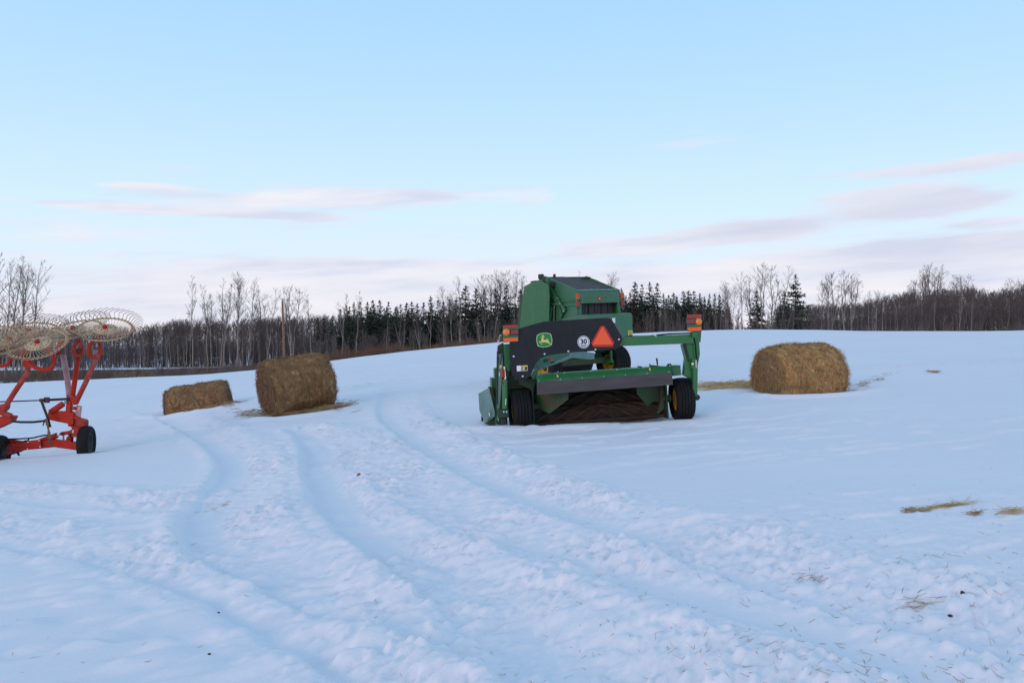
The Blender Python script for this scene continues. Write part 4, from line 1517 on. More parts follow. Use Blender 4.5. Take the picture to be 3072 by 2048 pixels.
part('valve', MB().tube([PM(472, 600, -.37), PM(482, 700, -.37), PM(490, 790, -.37)], [.008, .012, .014], 8), M['steel'], mow)
part('hose', MB().tube([PM(455, 760, -.35), PM(452, 850, -.36), PM(480, 930, -.37), PM(495, 1010, -.36)], .010, 6), M['rubber'], mow)
part('hose', MB().tube([PM(425, 400, -.27), PM(420, 520, -.28), PM(405, 570, -.27)], .008, 6), M['rubber'], mow)
part('cylinder_pivot', MB().box(PM(450, 1310, -.30), (.20, .12, .16)), M['green_dark'], mow, bevel=.02)
part('grease_fitting', MB().tube([PM(495, 1090, -.39), PM(490, 1185, -.39)], .010, 6), M['steel'], mow)
for x, y in ((462, 1288), (504, 1290)):
    part('bolt', MB().tube([PM(x, y, -.40), PM(x, y, -.36)], .015, 8), M['steel'], mow)
part('pivot_block', plate([(425, 1360), (490, 1350), (510, 1480), (420, 1490)], -.28, .12, PM), M['green_dark'], mow, bevel=.02)
# hydraulic coupling on top of the leg
part('coupling', MB().tube([PM(372, 200, -.1), PM(384, 255, -.1), PM(378, 275, -.1)], .011, 6), M['steel'], mow)
part('coupling', MB().tube([PM(395, 132, -.1), PM(428, 130, -.1)], .013, 6), M['steel'], mow)
part('coupling', MB().tube([PM(405, 140, -.1), PM(398, 215, -.1)], [.02, .026], 8), M['green_new'], mow)
# stepped end guards, further forward than the leg
part('end_guard', plate([(320, 632), (358, 620), (355, 800), (324, 800)], .8, .25, PM), M['green'], mow)
part('end_guard', plate([(275, 778), (350, 778), (345, 1340), (280, 1340)], .35, .4, PM), M['green'], mow)
part('guard_flange', plate([(266, 776), (281, 776), (290, 912), (278, 915)], .33, .02, PM), M['pale_teal'], mow)
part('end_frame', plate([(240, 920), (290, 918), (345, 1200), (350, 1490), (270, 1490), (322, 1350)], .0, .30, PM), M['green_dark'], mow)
part('end_rail', plate([(350, 800), (368, 780), (372, 1200), (350, 1480), (325, 1480), (345, 1150)], -.06, .05, PM), M['green'], mow)
DV = [(76, 1012, .55), (240, 922, .05), (285, 1120, -.05), (325, 1290, -.12), (322, 1355, -.12), (270, 1398, -.06), (180, 1470, .15), (92, 1270, .50)]
dv = MB()
pts = [PM(*p) for p in DV]
dv.prism(pts, (.012, .02, 0))
part('divider_plate', dv, M['pale_teal'], mow)
part('divider_rib', MB().prism([PM(245, 1260, -.03), PM(270, 1240, -.05), PM(215, 1440, .03), PM(182, 1466, .10)], (0, -.012, 0)), M['pale_teal'], mow)
part('divider_decal', MB().prism([PM(232, 1305, -.05), PM(243, 1300, -.06), PM(254, 1355, -.05), PM(243, 1362, -.04)], (0, -.004, 0)), M['white_print'], mow)
part('divider_shoe', plate([(180, 1470), (272, 1400), (330, 1360), (330, 1500), (260, 1500)], .02, .2, PM), M['green_dark'], mow)
part('skid', plate([(122, 1355), (150, 1370), (152, 1430), (124, 1432)], .62, .08, PM), M['black_print'], mow)

# swath board: green hood edge, dusty strip and rubber flap
def band(a, b, c, d, da, db, th=.012):
    return MB().prism([P(*a, da), P(*b, da), P(*c, db), P(*d, db)], (0, th, 0))


hood = part('hood_edge', band((622, 1040), (1850, 955), (1851, 1000), (634, 1085), -.30, -.40), M['green_new'], mow, bevel=.004)
part('dusty_strip', band((634, 1084), (1851, 999), (1856, 1022), (636, 1112), -.402, -.45), M['green_dusty'], mow)
fl = part('rubber_flap', band((634, 1106), (1856, 1018), (1866, 1127), (638, 1218), -.455, -.50), M['flap'], mow)
for k in range(7):
    t = (k + .08) / 6.2
    part('rivet', MB().lathe([(.010, 0), (.008, .008)], 8, Matrix.Translation(P(636 + t * 1215, 1092 - t * 84, -.42)) @ Matrix.Rotation(R(-90), 4, 'Z')), M['steel'], hood)
for k in range(6):
    t = k / 5
    part('rivet', MB().lathe([(.009, 0), (.009, .012)], 8, Matrix.Translation(P(645 + t * 1190, 1036 - t * 82, -.30)) @ Matrix.Rotation(R(-90), 4, 'Z')), M['steel'], hood)
for cx, cy in ((822, 1048), (1657, 985)):
    part('print_mark', plate([(cx - 8, cy - 14), (cx + 4, cy - 10), (cx + 9, cy + 12), (cx - 4, cy + 13)], -.372, .003), M['yellow_print'], hood)
part('hood_end', plate([(1852, 956), (1932, 954), (1942, 1040), (1875, 1047), (1856, 1010)], -.26, .30), M['green_dusty'], mow)
part('hood_end_lip', plate([(1852, 952), (1936, 950), (1936, 957), (1852, 960)], -.28, .34), M['green_new'], mow)
part('lever', MB().tube([P(1726, 952, -.18), P(1721, 900, -.18), P(1717, 886, -.18)], [.012, .018, .014], 8), M['black_print'], mow)
part('hinge_bolt', MB().tube([P(1656, 968, -.25), P(1656, 938, -.25)], .014, 8), M['green'], mow)
part('adjuster', MB().tube([P(1545, 962, -.22), P(1585, 968, -.22)], .012, 6), M['black_print'], mow)
part('latch', MB().box(P(1833, 948, -.27), (.07, .05, .05)), M['dark_steel'], mow, bevel=.01)
part('hood_pin', MB().tube([P(795, 1030, -.2), P(832, 1008, -.2)], .012, 6), M['steel'], mow)

# conditioner housing behind the flap: roof, side walls, back
xl, xr = P(600, 1300, 0).x, P(1795, 1300, 0).x
zt = P(1200, 1020, -.3).z - .02
hs = MB()
hs.box(((xl + xr) / 2, .42, zt), (xr - xl, 1.35, .03))
part('housing_roof', hs, M['green'], mow)
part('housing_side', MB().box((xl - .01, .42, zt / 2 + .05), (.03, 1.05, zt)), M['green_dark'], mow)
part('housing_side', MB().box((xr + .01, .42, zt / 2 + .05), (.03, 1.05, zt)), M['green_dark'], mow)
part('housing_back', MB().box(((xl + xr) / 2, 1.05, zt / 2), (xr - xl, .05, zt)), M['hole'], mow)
# frame rails between leg and housing
part('wheel_arm', MB().beam(P(520, 1085, -.05), P(620, 1085, .3), .16, .20), M['green_dark'], mow)
part('axle_tube', MB().tube([P(560, 1330, .0), P(650, 1320, .05)], .07, 12), M['green_dark'], mow)
part('axle_tube', MB().tube([P(1780, 1250, .05), P(1850, 1250, .0)], .07, 12), M['green_dark'], mow)
part('arm_bracket', plate([(470, 1075), (560, 1075), (640, 1060), (615, 1130), (600, 1180), (540, 1150), (470, 1120)], -.12, .1), M['green_dark'], mow)

# windrow deflectors
def curved(pts, m, name):
    """Bent sheet from rows of (x, y, depth)."""
    mb = MB()
    V = [[P(*q) for q in row] for row in pts]
    n, k = len(V), len(V[0])
    vs = [p for row in V for p in row] + [p + Vector((0, .010, 0)) for row in V for p in row]
    fs = []
    N = n * k
    for i in range(n - 1):
        for j in range(k - 1):
            a = i * k + j
            fs.append((a, a + 1, a + 1 + k, a + k))
            fs.append((a + N, a + k + N, a + 1 + k + N, a + 1 + N))
    ring = [j for j in range(k)] + [i * k + k - 1 for i in range(1, n)] + [(n - 1) * k + j for j in range(k - 2, -1, -1)] + [i * k for i in range(n - 2, 0, -1)]
    for a, b in zip(ring, ring[1:] + ring[:1]):
        fs.append((b, a, a + N, b + N))
    mb.add(vs, fs)
    return part(name, mb, M[m], mow)


curved([[(590, 1080, .2), (640, 1100, .05), (760, 1130, -.10), (920, 1120, -.25)],
        [(585, 1200, .2), (640, 1200, .05), (760, 1220, -.10), (921, 1205, -.25)],
        [(592, 1300, .2), (640, 1300, .05), (760, 1310, -.10), (919, 1258, -.25)],
        [(600, 1356, .2), (660, 1350, .05), (748, 1386, -.10), (800, 1350, -.18)]], 'green_dirty', 'deflector_fin')
curved([[(1535, 1100, -.25), (1640, 1090, -.10), (1700, 1090, .0), (1750, 1080, .1)],
        [(1537, 1160, -.25), (1640, 1160, -.10), (1700, 1160, .0), (1752, 1150, .1)],
        [(1540, 1207, -.25), (1640, 1230, -.10), (1700, 1230, .0), (1750, 1220, .1)],
        [(1600, 1280, -.18), (1636, 1320, -.10), (1692, 1277, .0), (1748, 1284, .1)]], 'green_dirty', 'deflector_fin')
part('fin_bracket', plate([(1750, 1130), (1800, 1126), (1795, 1330), (1760, 1370), (1720, 1395), (1752, 1290)], .05, .2), M['green_dirty'], mow)
for a in ((905, 1158), (1545, 1150)):
    part('fin_strap', MB().beam(P(a[0], a[1], -.2), P(a[0] + (640 if a[0] < 1000 else -10), a[1] - 50, -.2) if False else P(a[0] + 8, a[1] + 40, -.2), .03, .03), M['green_dusty'], mow)


# conditioning rollers with herringbone rubber lugs
def roller(name, p, q, r, turn, lugs=14, seg=22, lug=.040):
    d = q - p
    L = d.length
    Mx = Matrix.Translation(p) @ d.to_track_quat('X', 'Z').to_matrix().to_4x4()
    mb = MB()
    mb.lathe([(r * .5, 0), (r, .0), (r, L), (r * .5, L)], 28, Mx)
    o = part(name, mb, M['roller'], mow)
    for k in range(lugs):
        lg_ = MB()
        a0 = turn + 2 * math.pi * k / lugs
        vs, fs = [], []
        for i in range(seg * 2 + 1):
            t = i / (seg * 2)
            tw = a0 + 4.6 * abs(t - .5) * 2
            for rr_, da in ((r - .004, -.24), (r + lug, -.15), (r + lug, .15), (r - .004, .24)):
                vs.append(Mx @ Vector((t * L, rr_ * math.cos(tw + da), rr_ * math.sin(tw + da))))
        for i in range(seg * 2):
            for j in range(3):
                fs.append((i * 4 + j, i * 4 + j + 1, i * 4 + 5 + j, i * 4 + 4 + j))
        lg_.add(vs, fs)
        part('lug', lg_, M['lug'], o, sharp=25)


roller('conditioner_roller', P(604, 1425, .26), P(1795, 1335, .26), .125, .3, 5)
roller('conditioner_roller', P(604, 1300, .48), P(1795, 1205, .50), .115, .9, 5)
part('roller_bar', MB().tube([P(604, 1490, .0), P(1790, 1405, .0)], .035, 8), M['roller'], mow)
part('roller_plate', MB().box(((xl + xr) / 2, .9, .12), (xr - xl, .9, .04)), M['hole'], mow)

# drawbar seen through the gap under the shield
part('drawbar', MB().beam(P(632, 972, .2), P(926, 866, 2.3), .11, .10), M['pale_teal'], mow, bevel=.008)
part('drawbar_plate', MB().prism([P(600, 990, .1), P(640, 900, .25), P(770, 848, .6), P(930, 832, .9), P(930, 862, .9), P(640, 985, .1)], (.0, .02, 0)), M['green_faded'], mow)
part('tongue', MB().beam(P(905, 845, 2.3), P(1128, 868, 3.2), .16, .14), M['pale_teal'], mow, bevel=.008)
part('drawbar_hole', MB().prism([P(752, 925, .05), P(790, 916, .05), P(800, 924, .05), P(765, 934, .05)], (0, .05, 0)), M['hole'], mow)
part('hitch_pin', MB().tube([P(690, 905, .1), P(738, 902, .1)], .035, 10), M['green'], mow)
part('hitch_decal', plate([(738, 884), (768, 880), (768, 910), (738, 914)], .05, .03), M['lamp_orange'], mow)
part('leg_lower', plate([(580, 1040), (612, 985), (650, 985), (640, 1060), (600, 1080)], -.28, .1), M['green'], mow)

# ------------------------------------------------------------------ round baler
BF = Fr(Vector((1.97, 23, .44)), 36.0, 3.0)
bal = thing('round_baler', 'old dusty green round baler with worn black belts parked behind the mower', 'baler', None, M=BF.M)


def BX(x, y, c):
    return BF.hit(*Z1(x, y), 0, c)


def BY(x, y, c):
    return BF.hit(*Z1(x, y), 1, c)


HW = .75
gate_e = BX(1010, 290, -HW)
yg, zg = gate_e.y, gate_e.z                       # rear top edge of the gate
ft = BX(710, 150, -HW)
yf, zf_ = ft.y, ft.z                              # highest point of the belts
zb = BY(1030, 395, yg).z                          # lower edge of the gate's rear panel
yb_ = BX(1505, 690, .8).y
zbt, zbb = BX(1480, 480, .8).z, BX(1505, 690, .8).z - .1
# gate sides
for s in (-1, 1):
    x = s * HW - (.03 if s > 0 else 0)
    side = [(yg, zg), (yf, zf_), (yf + .05, 1.2), (.2, .75), (yb_ + .1, zbb), (yg, zbt), (yg + .02, zb)]
    o = part('gate_side', MB().prism([Vector((x, a, b)) for a, b in side], (.03, 0, 0)), M['green_faded'] if s < 0 else M['green'], bal, bevel=.006)
# rear panel with lamp holes and emblem
rp = part('rear_panel', MB().prism([Vector((-HW, yg - .012, zg + .015)), Vector((HW, yg - .012, zg + .015)), Vector((HW + .01, yg - .012, zb)), Vector((-HW + .05, yg - .012, zb))], (0, .05, 0)), M['green_faded'], bal, bevel=.015)
part('panel_lip', MB().prism([Vector((-HW, yg - .01, zg + .02)), Vector((HW, yg - .01, zg + .02)), Vector((HW, yg + .12, zg + .065)), Vector((-HW, yg + .12, zg + .065))], (0, 0, .008)), M['green_faded'], bal)
for i in range(5):
    part('bolt', MB().lathe([(.013, 0), (.010, .012)], 8, Matrix.Translation(Vector((-.45 + i * .21, yg + .06, zg + .055))) @ Matrix.Rotation(R(-90), 4, 'Y')), M['steel'], rp)
for s in (-1, 1):
    for i in range(3):
        part('bolt', MB().tube([Vector((s * (HW - .10), yg - .025, zg - .10 - .09 * i)), Vector((s * (HW - .10), yg - .01, zg - .10 - .09 * i))], .010, 6), M['steel'], rp)
for hx, hz in ((1228, 316), (1258, 337), (1230, 344)):
    p = BY(hx, hz, yg - .014)
    part('panel_hole', MB().tube([p, p + Vector((0, .004, 0))], .011 if hx != 1258 else .018, 8), M['hole'], rp)
e0 = BY(1203, 348, yg - .016)
part('worn_emblem', MB().prism([e0 + Vector(q) for q in ((-.05, 0, -.06), (.05, 0, -.06), (.065, 0, .01), (.03, 0, .07), (-.03, 0, .07), (-.06, 0, .01))], (0, .003, 0)), M['lamp_red'], rp)
part('emblem_deer', MB().prism([e0 + Vector((a * .09 - .064, -.004, .062 - b * .09)) for a, b in ((.55, .2), (.62, .45), (.9, .6), (1.0, 1.0), (.85, .8), (.5, .85), (.3, 1.1), (.35, .8), (.48, .6))], (0, .003, 0)), M['yellow_print'], rp)
for s, (x, y) in ((-1, (1020, 365)), (1, (1395, 345))):
    c = Vector((s * (HW + .03), yg + .03, zg - .22))
    lb = part('lamp_bracket', MB().box(c, (.05, .10, .36)), M['green_faded'], bal, bevel=.01)
    part('marker_lamp', MB().box(c + Vector((s * .02, -.06, .10)), (.11, .07, .17)), M['lamp_orange'], lb, bevel=.025)
    part('tail_lamp', MB().box(c + Vector((s * .02, -.06, -.10)), (.11, .07, .16)), M['lamp_red'], lb, bevel=.025)
# belts over the gate: six strips side by side, dipping from the front roller to the rear edge
bw = (2 * HW - .10) / 6
for k in range(6):
    x0 = -HW + .05 + k * bw
    mb = MB()
    z0, z1_ = zf_ - .01 + random.uniform(-.012, .012), zg + .03 + random.uniform(-.01, .01)
    mb.prism([Vector((x0 + .008, yf + .05, z0)), Vector((x0 + bw - .008, yf + .05, z0)), Vector((x0 + bw - .008, yg + .10, z1_)), Vector((x0 + .008, yg + .10, z1_))], (0, 0, -.012))
    mb.prism([Vector((x0 + .008, yf + .05, z0)), Vector((x0 + bw - .008, yf + .05, z0)), Vector((x0 + bw - .008, yf + .55, z0 - .14)), Vector((x0 + .008, yf + .55, z0 - .14))], (0, 0, -.012))
    part('belt', mb, M['belt'], bal)
    # the same belt where it runs down inside the rear opening
    part('belt', MB().box((x0 + bw / 2, yg + .22 + .01 * (k % 2), (zb + zbt) / 2), (bw - .03, .012, zb - zbt + .3)), M['belt'], bal)
part('belt_roller', MB().tube([(-HW - .02, yf + .02, zf_ - .09), (HW + .02, yf + .02, zf_ - .09)], .08, 16), M['dark_steel'], bal)
for s in (-1, 1):
    part('belt_edge_rail', MB().beam((s * (HW - .015), yf, zf_ - .01), (s * (HW - .015), yg + .02, zg + .02), .035, .05), M['green_faded'], bal, bevel=.006)
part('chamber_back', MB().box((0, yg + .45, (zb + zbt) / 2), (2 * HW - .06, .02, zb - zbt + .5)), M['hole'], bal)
# opening posts and the lower box
for s in (-1, 1):
    part('gate_post', MB().box((s * (HW - .05), yg + .04, (zb + zbt) / 2), (.10, .08, zb - zbt + .02)), M['green_faded'], bal, bevel=.01)
bx = MB()
bx.prism([Vector((-HW - .05, yb_, zbb)), Vector((-HW - .05, yb_, zbt - .03)), Vector((-HW - .05, yb_ + .06, zbt + .01)), Vector((-HW - .05, yg + .15, zbt + .02)), Vector((-HW - .05, .1, zbt - .1)), Vector((-HW - .05, .1, zbb))], (2 * HW + .1, 0, 0))
lbx = part('gate_box', bx, M['green_faded'], bal, bevel=.02)
p = BY(1330, 545, yb_ - .004)
part('white_decal', MB().box(p, (.11, .004, .13)), M['white_print'], lbx)
p = BY(1308, 543, yb_ - .004)
part('red_decal', MB().box(p + Vector((-.03, -.001, 0)), (.06, .004, .10)), M['lamp_red'], lbx)
p = BY(1480, 660, yb_ - .004)
part('yellow_decal', MB().box(p, (.16, .004, .14)), M['yellow_print'], lbx)
for i in range(2):
    part('decal_print', MB().box(p + Vector((0, -.003, .03 - .05 * i)), (.12, .004, .025)), M['green_print'], lbx)
p = BY(1483, 687, yb_ - .006)
part('box_reflector', MB().box(p, (.13, .006, .07)), M['lamp_red'], lbx)
# tension arm and cylinder on the visible side
part('tension_arm', MB().prism([BX(x, y, -HW - .05) for x, y in ((742, 225), (760, 232), (870, 400), (905, 445), (890, 475), (862, 478), (830, 415), (745, 270))], (-.05, 0, 0)), M['green'], bal, bevel=.01)
part('arm_foot', MB().prism([BX(x, y, -HW - .06) for x, y in ((830, 400), (860, 410), (885, 460), (868, 500), (850, 545), (832, 545))], (-.03, 0, 0)), M['green'], bal, bevel=.008)
for x, y in ((822, 345), (845, 393), (880, 460)):
    p = BX(x, y, -HW - .10)
    part('arm_pin', MB().tube([p + Vector((-.03, 0, 0)), p + Vector((.03, 0, 0))], .018, 8), M['steel'], bal)
part('side_rib', MB().beam(BX(862, 372, -HW - .02), BX(990, 362, -HW - .02), .05, .05), M['green_dusty'], bal)
part('side_rib', MB().beam(BX(870, 412, -HW - .02), BX(1000, 402, -HW - .02), .05, .04), M['green_faded'], bal)
part('side_brace', MB().beam(BX(750, 398, -HW - .1), BX(835, 398, -HW - .1), .06, .05), M['green_dusty'], bal)
part('gate_cylinder', MB().tube([BX(792, 430, -HW - .08), BX(788, 560, -HW - .08)], .030, 10), M['green_dusty'], bal)
part('cylinder_rod', MB().tube([BX(795, 412, -HW - .08), BX(792, 435, -HW - .08)], .014, 8), M['steel'], bal)
part('hose', MB().tube([BX(835, 410, -HW - .12), BX(850, 450, -HW - .12), BX(866, 490, -HW - .12)], .012, 6), M['strap'], bal)
part('spring_rod', MB().tube([BX(770, 420, -HW - .12), BX(755, 545, -HW - .12)], .03, 8), M['green_dusty'], bal)
part('idler', MB().lathe([(.09, -.03), (.09, .03)], 16, Matrix.Translation(BX(775, 222, -HW - .05))), M['dark_steel'], bal)
# front body with frame uprights
body = [(yf + .06, zf_ - .03), (yf + .6, zf_ - .16), (1.75, 2.5), (1.95, 1.9), (1.9, .85), (.6, .70), (yf + .06, .95)]
part('body', MB().prism([Vector((-HW + .02, a, b)) for a, b in body], (2 * HW - .04, 0, 0)), M['green_dirty'], bal, bevel=.01)
part('frame_upright', MB().beam(BX(775, 240, -HW + .0), BX(770, 540, -HW + .0), .09, .07), M['green_dirty'], bal)
# side shields over the drives
shp = [(520, 237), (560, 215), (650, 180), (735, 225), (745, 320), (741, 545), (738, 800), (470, 800), (480, 600), (500, 400)]
part('side_shield', MB().prism([BX(x, y, -1.05) for x, y in shp], (.045, 0, 0)), M['green'], bal, bevel=.012)
part('side_shield', MB().prism([Vector((1.05, BX(x, y, -1.05).y, BX(x, y, -1.05).z)) for x, y in shp], (-.30, 0, 0)), M['green'], bal, bevel=.02)
part('shield_latch', MB().prism([BX(x, y, -.95) for x, y in ((570, 205), (580, 192), (620, 185), (628, 195))], (.12, 0, 0)), M['black_print'], bal)
# roller block and catches that stick out above the shield
part('roller_bracket', MB().prism([BX(x, y, -HW - .02) for x, y in ((655, 180), (655, 148), (672, 138), (690, 150), (712, 180), (712, 210))], (.10, 0, 0)), M['green'], bal, bevel=.008)
part('bracket_block', MB().box(BX(672, 150, -HW), (.10, .16, .14)), M['dark_steel'], bal, bevel=.02)
part('top_plate', MB().prism([BX(x, y, -HW - .03) for x, y in ((712, 160), (740, 165), (752, 215), (735, 225), (708, 190))], (.05, 0, 0)), M['green'], bal)
part('top_sensor', MB().box(Vector((-.42, yf, zf_ + .03)), (.06, .06, .08)), M['dark_steel'], bal, bevel=.01)
part('net_housing', MB().box((HW - .12, yf + .1, zf_ - .12), (.3, .55, .2)), M['green_dark'], bal, bevel=.03)
# axle, frame and wheels
part('axle', MB().beam((-1.15, 0, .60), (1.15, 0, .60), .16, .16), M['green_dirty'], bal)
part('frame_rail', MB().beam((-1.0, .25, .72), (1.0, .25, .72), .12, .12), M['green'], bal)
part('frame_rail', MB().beam((-HW, .6, .65), (-HW, 2.1, .65), .1, .14), M['green_dirty'], bal)
part('pickup', MB().tube([(-.85, 1.0, .36), (.85, 1.0, .36)], .20, 16), M['hole'], bal)
part('pickup_guard', MB().prism([Vector((-.95, .55, .55)), Vector((-.95, 1.35, .60)), Vector((-.95, 1.3, .25)), Vector((-.95, .75, .16))], (1.9, 0, 0)), M['dark_steel'], bal)
kn = MB()
for k in range(26):
    x = -.9 + k * .072
    kn.tube([(x, .75, .22), (x + .01, .68, .11), (x, .62, .07)], .006, 4)
kind(part('pickup_tines', kn, M['dark_steel'], bal), 'stuff')
part('step_bracket', MB().prism([BX(x, y, .80) for x, y in ((1240, 905), (1308, 900), (1318, 930), (1238, 937))], (.08, 0, 0)), M['green'], bal)
part('bracket_post', MB().beam(BX(1303, 820, .80), BX(1306, 925, .80), .06, .06), M['green'], bal)
wheel(bal, Vector((-1.25, 0, .50)), .50, .40, .23, 'yellow', grooves=5)
wheel(bal, Vector((1.18, 0, .50)), .50, .56, .23, 'yellow', grooves=5)
part('drawbar', MB().beam((0, 1.8, .6), (0, 4.0, .55), .2, .2), M['green_dirty'], bal)
part('jack', MB().tube([(-.2, 3.4, .9), (-.2, 3.4, .0)], .05, 10), M['dark_steel'], bal)

# ------------------------------------------------------------------ wheel rake
RB = Vector((-8.1, 15.0, -.45))
rk = thing('wheel_rake', 'orange-red folded hay rake with cream finger wheels raised over the snow', 'hay rake', RB)


def Q(x, y, D=15.0):
    return W(.3443 * x, 880 + .3443 * y, D) - RB


def rtube(name, pts, r, m, n=12, sub=4):
    P_ = [Q(*p) for p in pts]
    if len(P_) > 2 and sub:
        c = catmull([tuple(p) for p in P_], sub)
        P_ = [Vector(p) for p in c]
    return part(name, MB().tube(P_, r, n), M[m], rk)


def rbeam(name, a, b, wd, ht, m, up=(0, 0, 1)):
    return part(name, MB().beam(Q(*a), Q(*b), wd, ht, up), M[m], rk, bevel=.006)


def rplate(name, pts, D, th, m, bevel=.006):
    return part(name, MB().prism([Q(*p, D) if len(p) == 2 else Q(*p) for p in pts], (0, th, 0)), M[m], rk, bevel=bevel)


wheel(rk, Q(752, 1300, 15.0), .305, .20, .165, 'dark_steel', grooves=0, turn=12, label='small black wheel at the clear end of the axle')
wheel(rk, Q(-12, 1385, 14.6), .305, .20, .165, 'dark_steel', grooves=0, turn=8, label='small black wheel cut by the photo edge')
rbeam('axle_arm', (700, 1332, 14.95), (470, 1300, 15.0), .11, .135, 'red')
rbeam('axle_beam', (480, 1302, 15.0), (40, 1345, 14.8), .11, .14, 'red')
rplate('axle_sleeve', [(228, 1288), (352, 1274), (358, 1338), (232, 1362)], 14.85, .20, 'red')
for x, y in ((243, 1294), (340, 1280), (240, 1352), (348, 1334)):
    part('bolt', MB().tube([Q(x, y, 14.84), Q(x, y, 14.86)], .012, 8), M['steel'], rk)
rplate('axle_foot', [(40, 1340), (110, 1310), (120, 1330), (70, 1400), (40, 1430)], 14.75, .10, 'pale_red')
rplate('axle_shoe', [(90, 1330), (240, 1350), (150, 1392), (80, 1412)], 14.9, .06, 'pink')
rtube('lift_cylinder', [(40, 1275, 14.85), (235, 1308, 14.9)], .036, 'red')
rtube('lift_cylinder', [(350, 1288, 15.0), (495, 1236, 15.0)], .052, 'red')
rtube('cylinder_rod', [(490, 1240, 15.0), (520, 1222, 15.0)], .020, 'steel', 8)
rplate('linkage_plate', [(510, 1225), (530, 1208), (600, 1195), (640, 1172), (700, 1175), (720, 1215), (700, 1252), (620, 1252), (600, 1228), (530, 1240)], 14.95, .12, 'pale_red', .012)
part('linkage_slot', MB().prism([Q(630, 1192, 14.945), Q(640, 1188, 14.945), Q(640, 1212, 14.945), Q(630, 1215, 14.945)], (0, .003, 0)), M['white_print'], rk)
for x, y in ((540, 1215), (606, 1228), (600, 1268)):
    part('pin', MB().lathe([(.024, 0), (.020, .02)], 10, Matrix.Translation(Q(x, y, 14.94)) @ Matrix.Rotation(R(-90), 4, 'Z')), M['dark_steel'], rk)
rplate('axle_bracket', [(565, 1290), (580, 1250), (600, 1235), (618, 1262), (615, 1292)], 14.93, .10, 'red')
rtube('link_rod', [(552, 1230, 14.97), (553, 1275, 14.97)], .016, 'pink', 8)
# main block and mast
rplate('main_beam', [(412, 1038), (430, 1026), (600, 1030), (638, 1045), (640, 1140), (600, 1152), (590, 1135), (425, 1102)], 14.95, .16, 'red', .012)
rplate('beam_top', [(470, 1030), (590, 1032), (590, 1046), (480, 1046)], 15.05, .12, 'pale_red')
rplate('beam_head', [(590, 1120), (600, 1065), (735, 1102), (742, 1120), (738, 1170), (680, 1180), (600, 1160)], 15.0, .14, 'pale_red', .012)
rplate('beam_flange', [(640, 1062), (740, 1108), (738, 1124), (640, 1090)], 14.94, .05, 'red')
rplate('lower_flange', [(588, 1140), (700, 1172), (690, 1182), (590, 1155)], 14.94, .05, 'red')
rplate('hanger', [(620, 1160), (738, 1165), (735, 1180), (690, 1200), (670, 1252), (640, 1250)], 15.02, .10, 'pale_red')
rplate('sign_plate', [(665, 972), (713, 980), (700, 1098), (652, 1080)], 15.0, .015, 'pink')
rplate('sign_mark', [(678, 985), (700, 988), (694, 1022), (672, 1018)], 14.99, .006, 'cream', 0)
rbeam('mast', (600, 1040, 15.0), (612, 900, 15.0), .085, .09, 'red', (0, 1, 0))
rplate('mast_head', [(575, 905), (630, 890), (660, 905), (655, 960), (640, 975), (615, 930), (580, 932)], 14.94, .14, 'pale_red', .01)
rplate('mast_block', [(628, 985), (655, 990), (650, 1018), (626, 1012)], 14.95, .08, 'red')
rtube('fold_cylinder', [(440, 1036, 14.95), (550, 962, 14.97)], .055, 'red')
part('chain', MB().tube([Q(556, 962, 14.93), Q(572, 955, 14.92), Q(562, 940, 14.92), Q(585, 935, 14.92), Q(580, 912, 14.93)], .010, 6), M['dark_steel'], rk)
# three arms of this side with their bent wheel stalks
rtube('wheel_arm', [(603, 895, 15.1), (588, 760, 15.3), (545, 500, 15.7), (540, 430, 15.8)], .050, 'pink', sub=3)
rtube('wheel_arm', [(632, 890, 15.0), (655, 740, 15.15), (682, 545, 15.4)], .046, 'red', sub=3)
rtube('wheel_arm', [(660, 955, 14.95), (700, 870, 14.95), (765, 735, 14.95), (822, 600, 15.0), (856, 545, 15.0)], .046, 'pale_red', sub=3)
rtube('arm_web', [(650, 960, 15.0), (640, 900, 15.02), (625, 885, 15.05)], .046, 'pink')
rtube('wheel_stalk', [(700, 405, 15.35), (655, 440, 15.3), (640, 500, 15.3), (660, 540, 15.3), (705, 538, 15.35), (725, 505, 15.4), (715, 450, 15.5), (700, 440, 15.6)], .034, 'pale_red')
rtube('wheel_stalk', [(880, 370, 15.1), (845, 395, 14.95), (800, 425, 14.92), (775, 480, 14.9), (785, 540, 14.9), (830, 552, 14.95), (865, 525, 15.0), (872, 470, 15.05), (862, 420, 15.1)], .034, 'pale_red')
rplate('stalk_gusset', [(805, 490), (855, 492), (858, 520), (840, 545), (805, 540)], 15.0, .05, 'pink')
rplate('stalk_gusset', [(655, 500), (690, 470), (700, 520), (670, 530)], 15.36, .05, 'pale_red')
rtube('stalk_pin', [(858, 520, 14.98), (895, 518, 14.98)], .022, 'red', 8, 0)
rtube('wheel_stalk', [(545, 410, 15.75), (520, 450, 15.7), (500, 495, 15.65), (505, 520, 15.6)], .05, 'red')
coil = [Q(545 + 22 * math.cos(a) , 470 + a * 2.2, 15.6) + Vector((0, .07 * math.sin(a), 0)) for a in np.linspace(0, 26, 70)]
part('wound_wire', MB().tube(coil, .008, 4), M['tine'], rk)
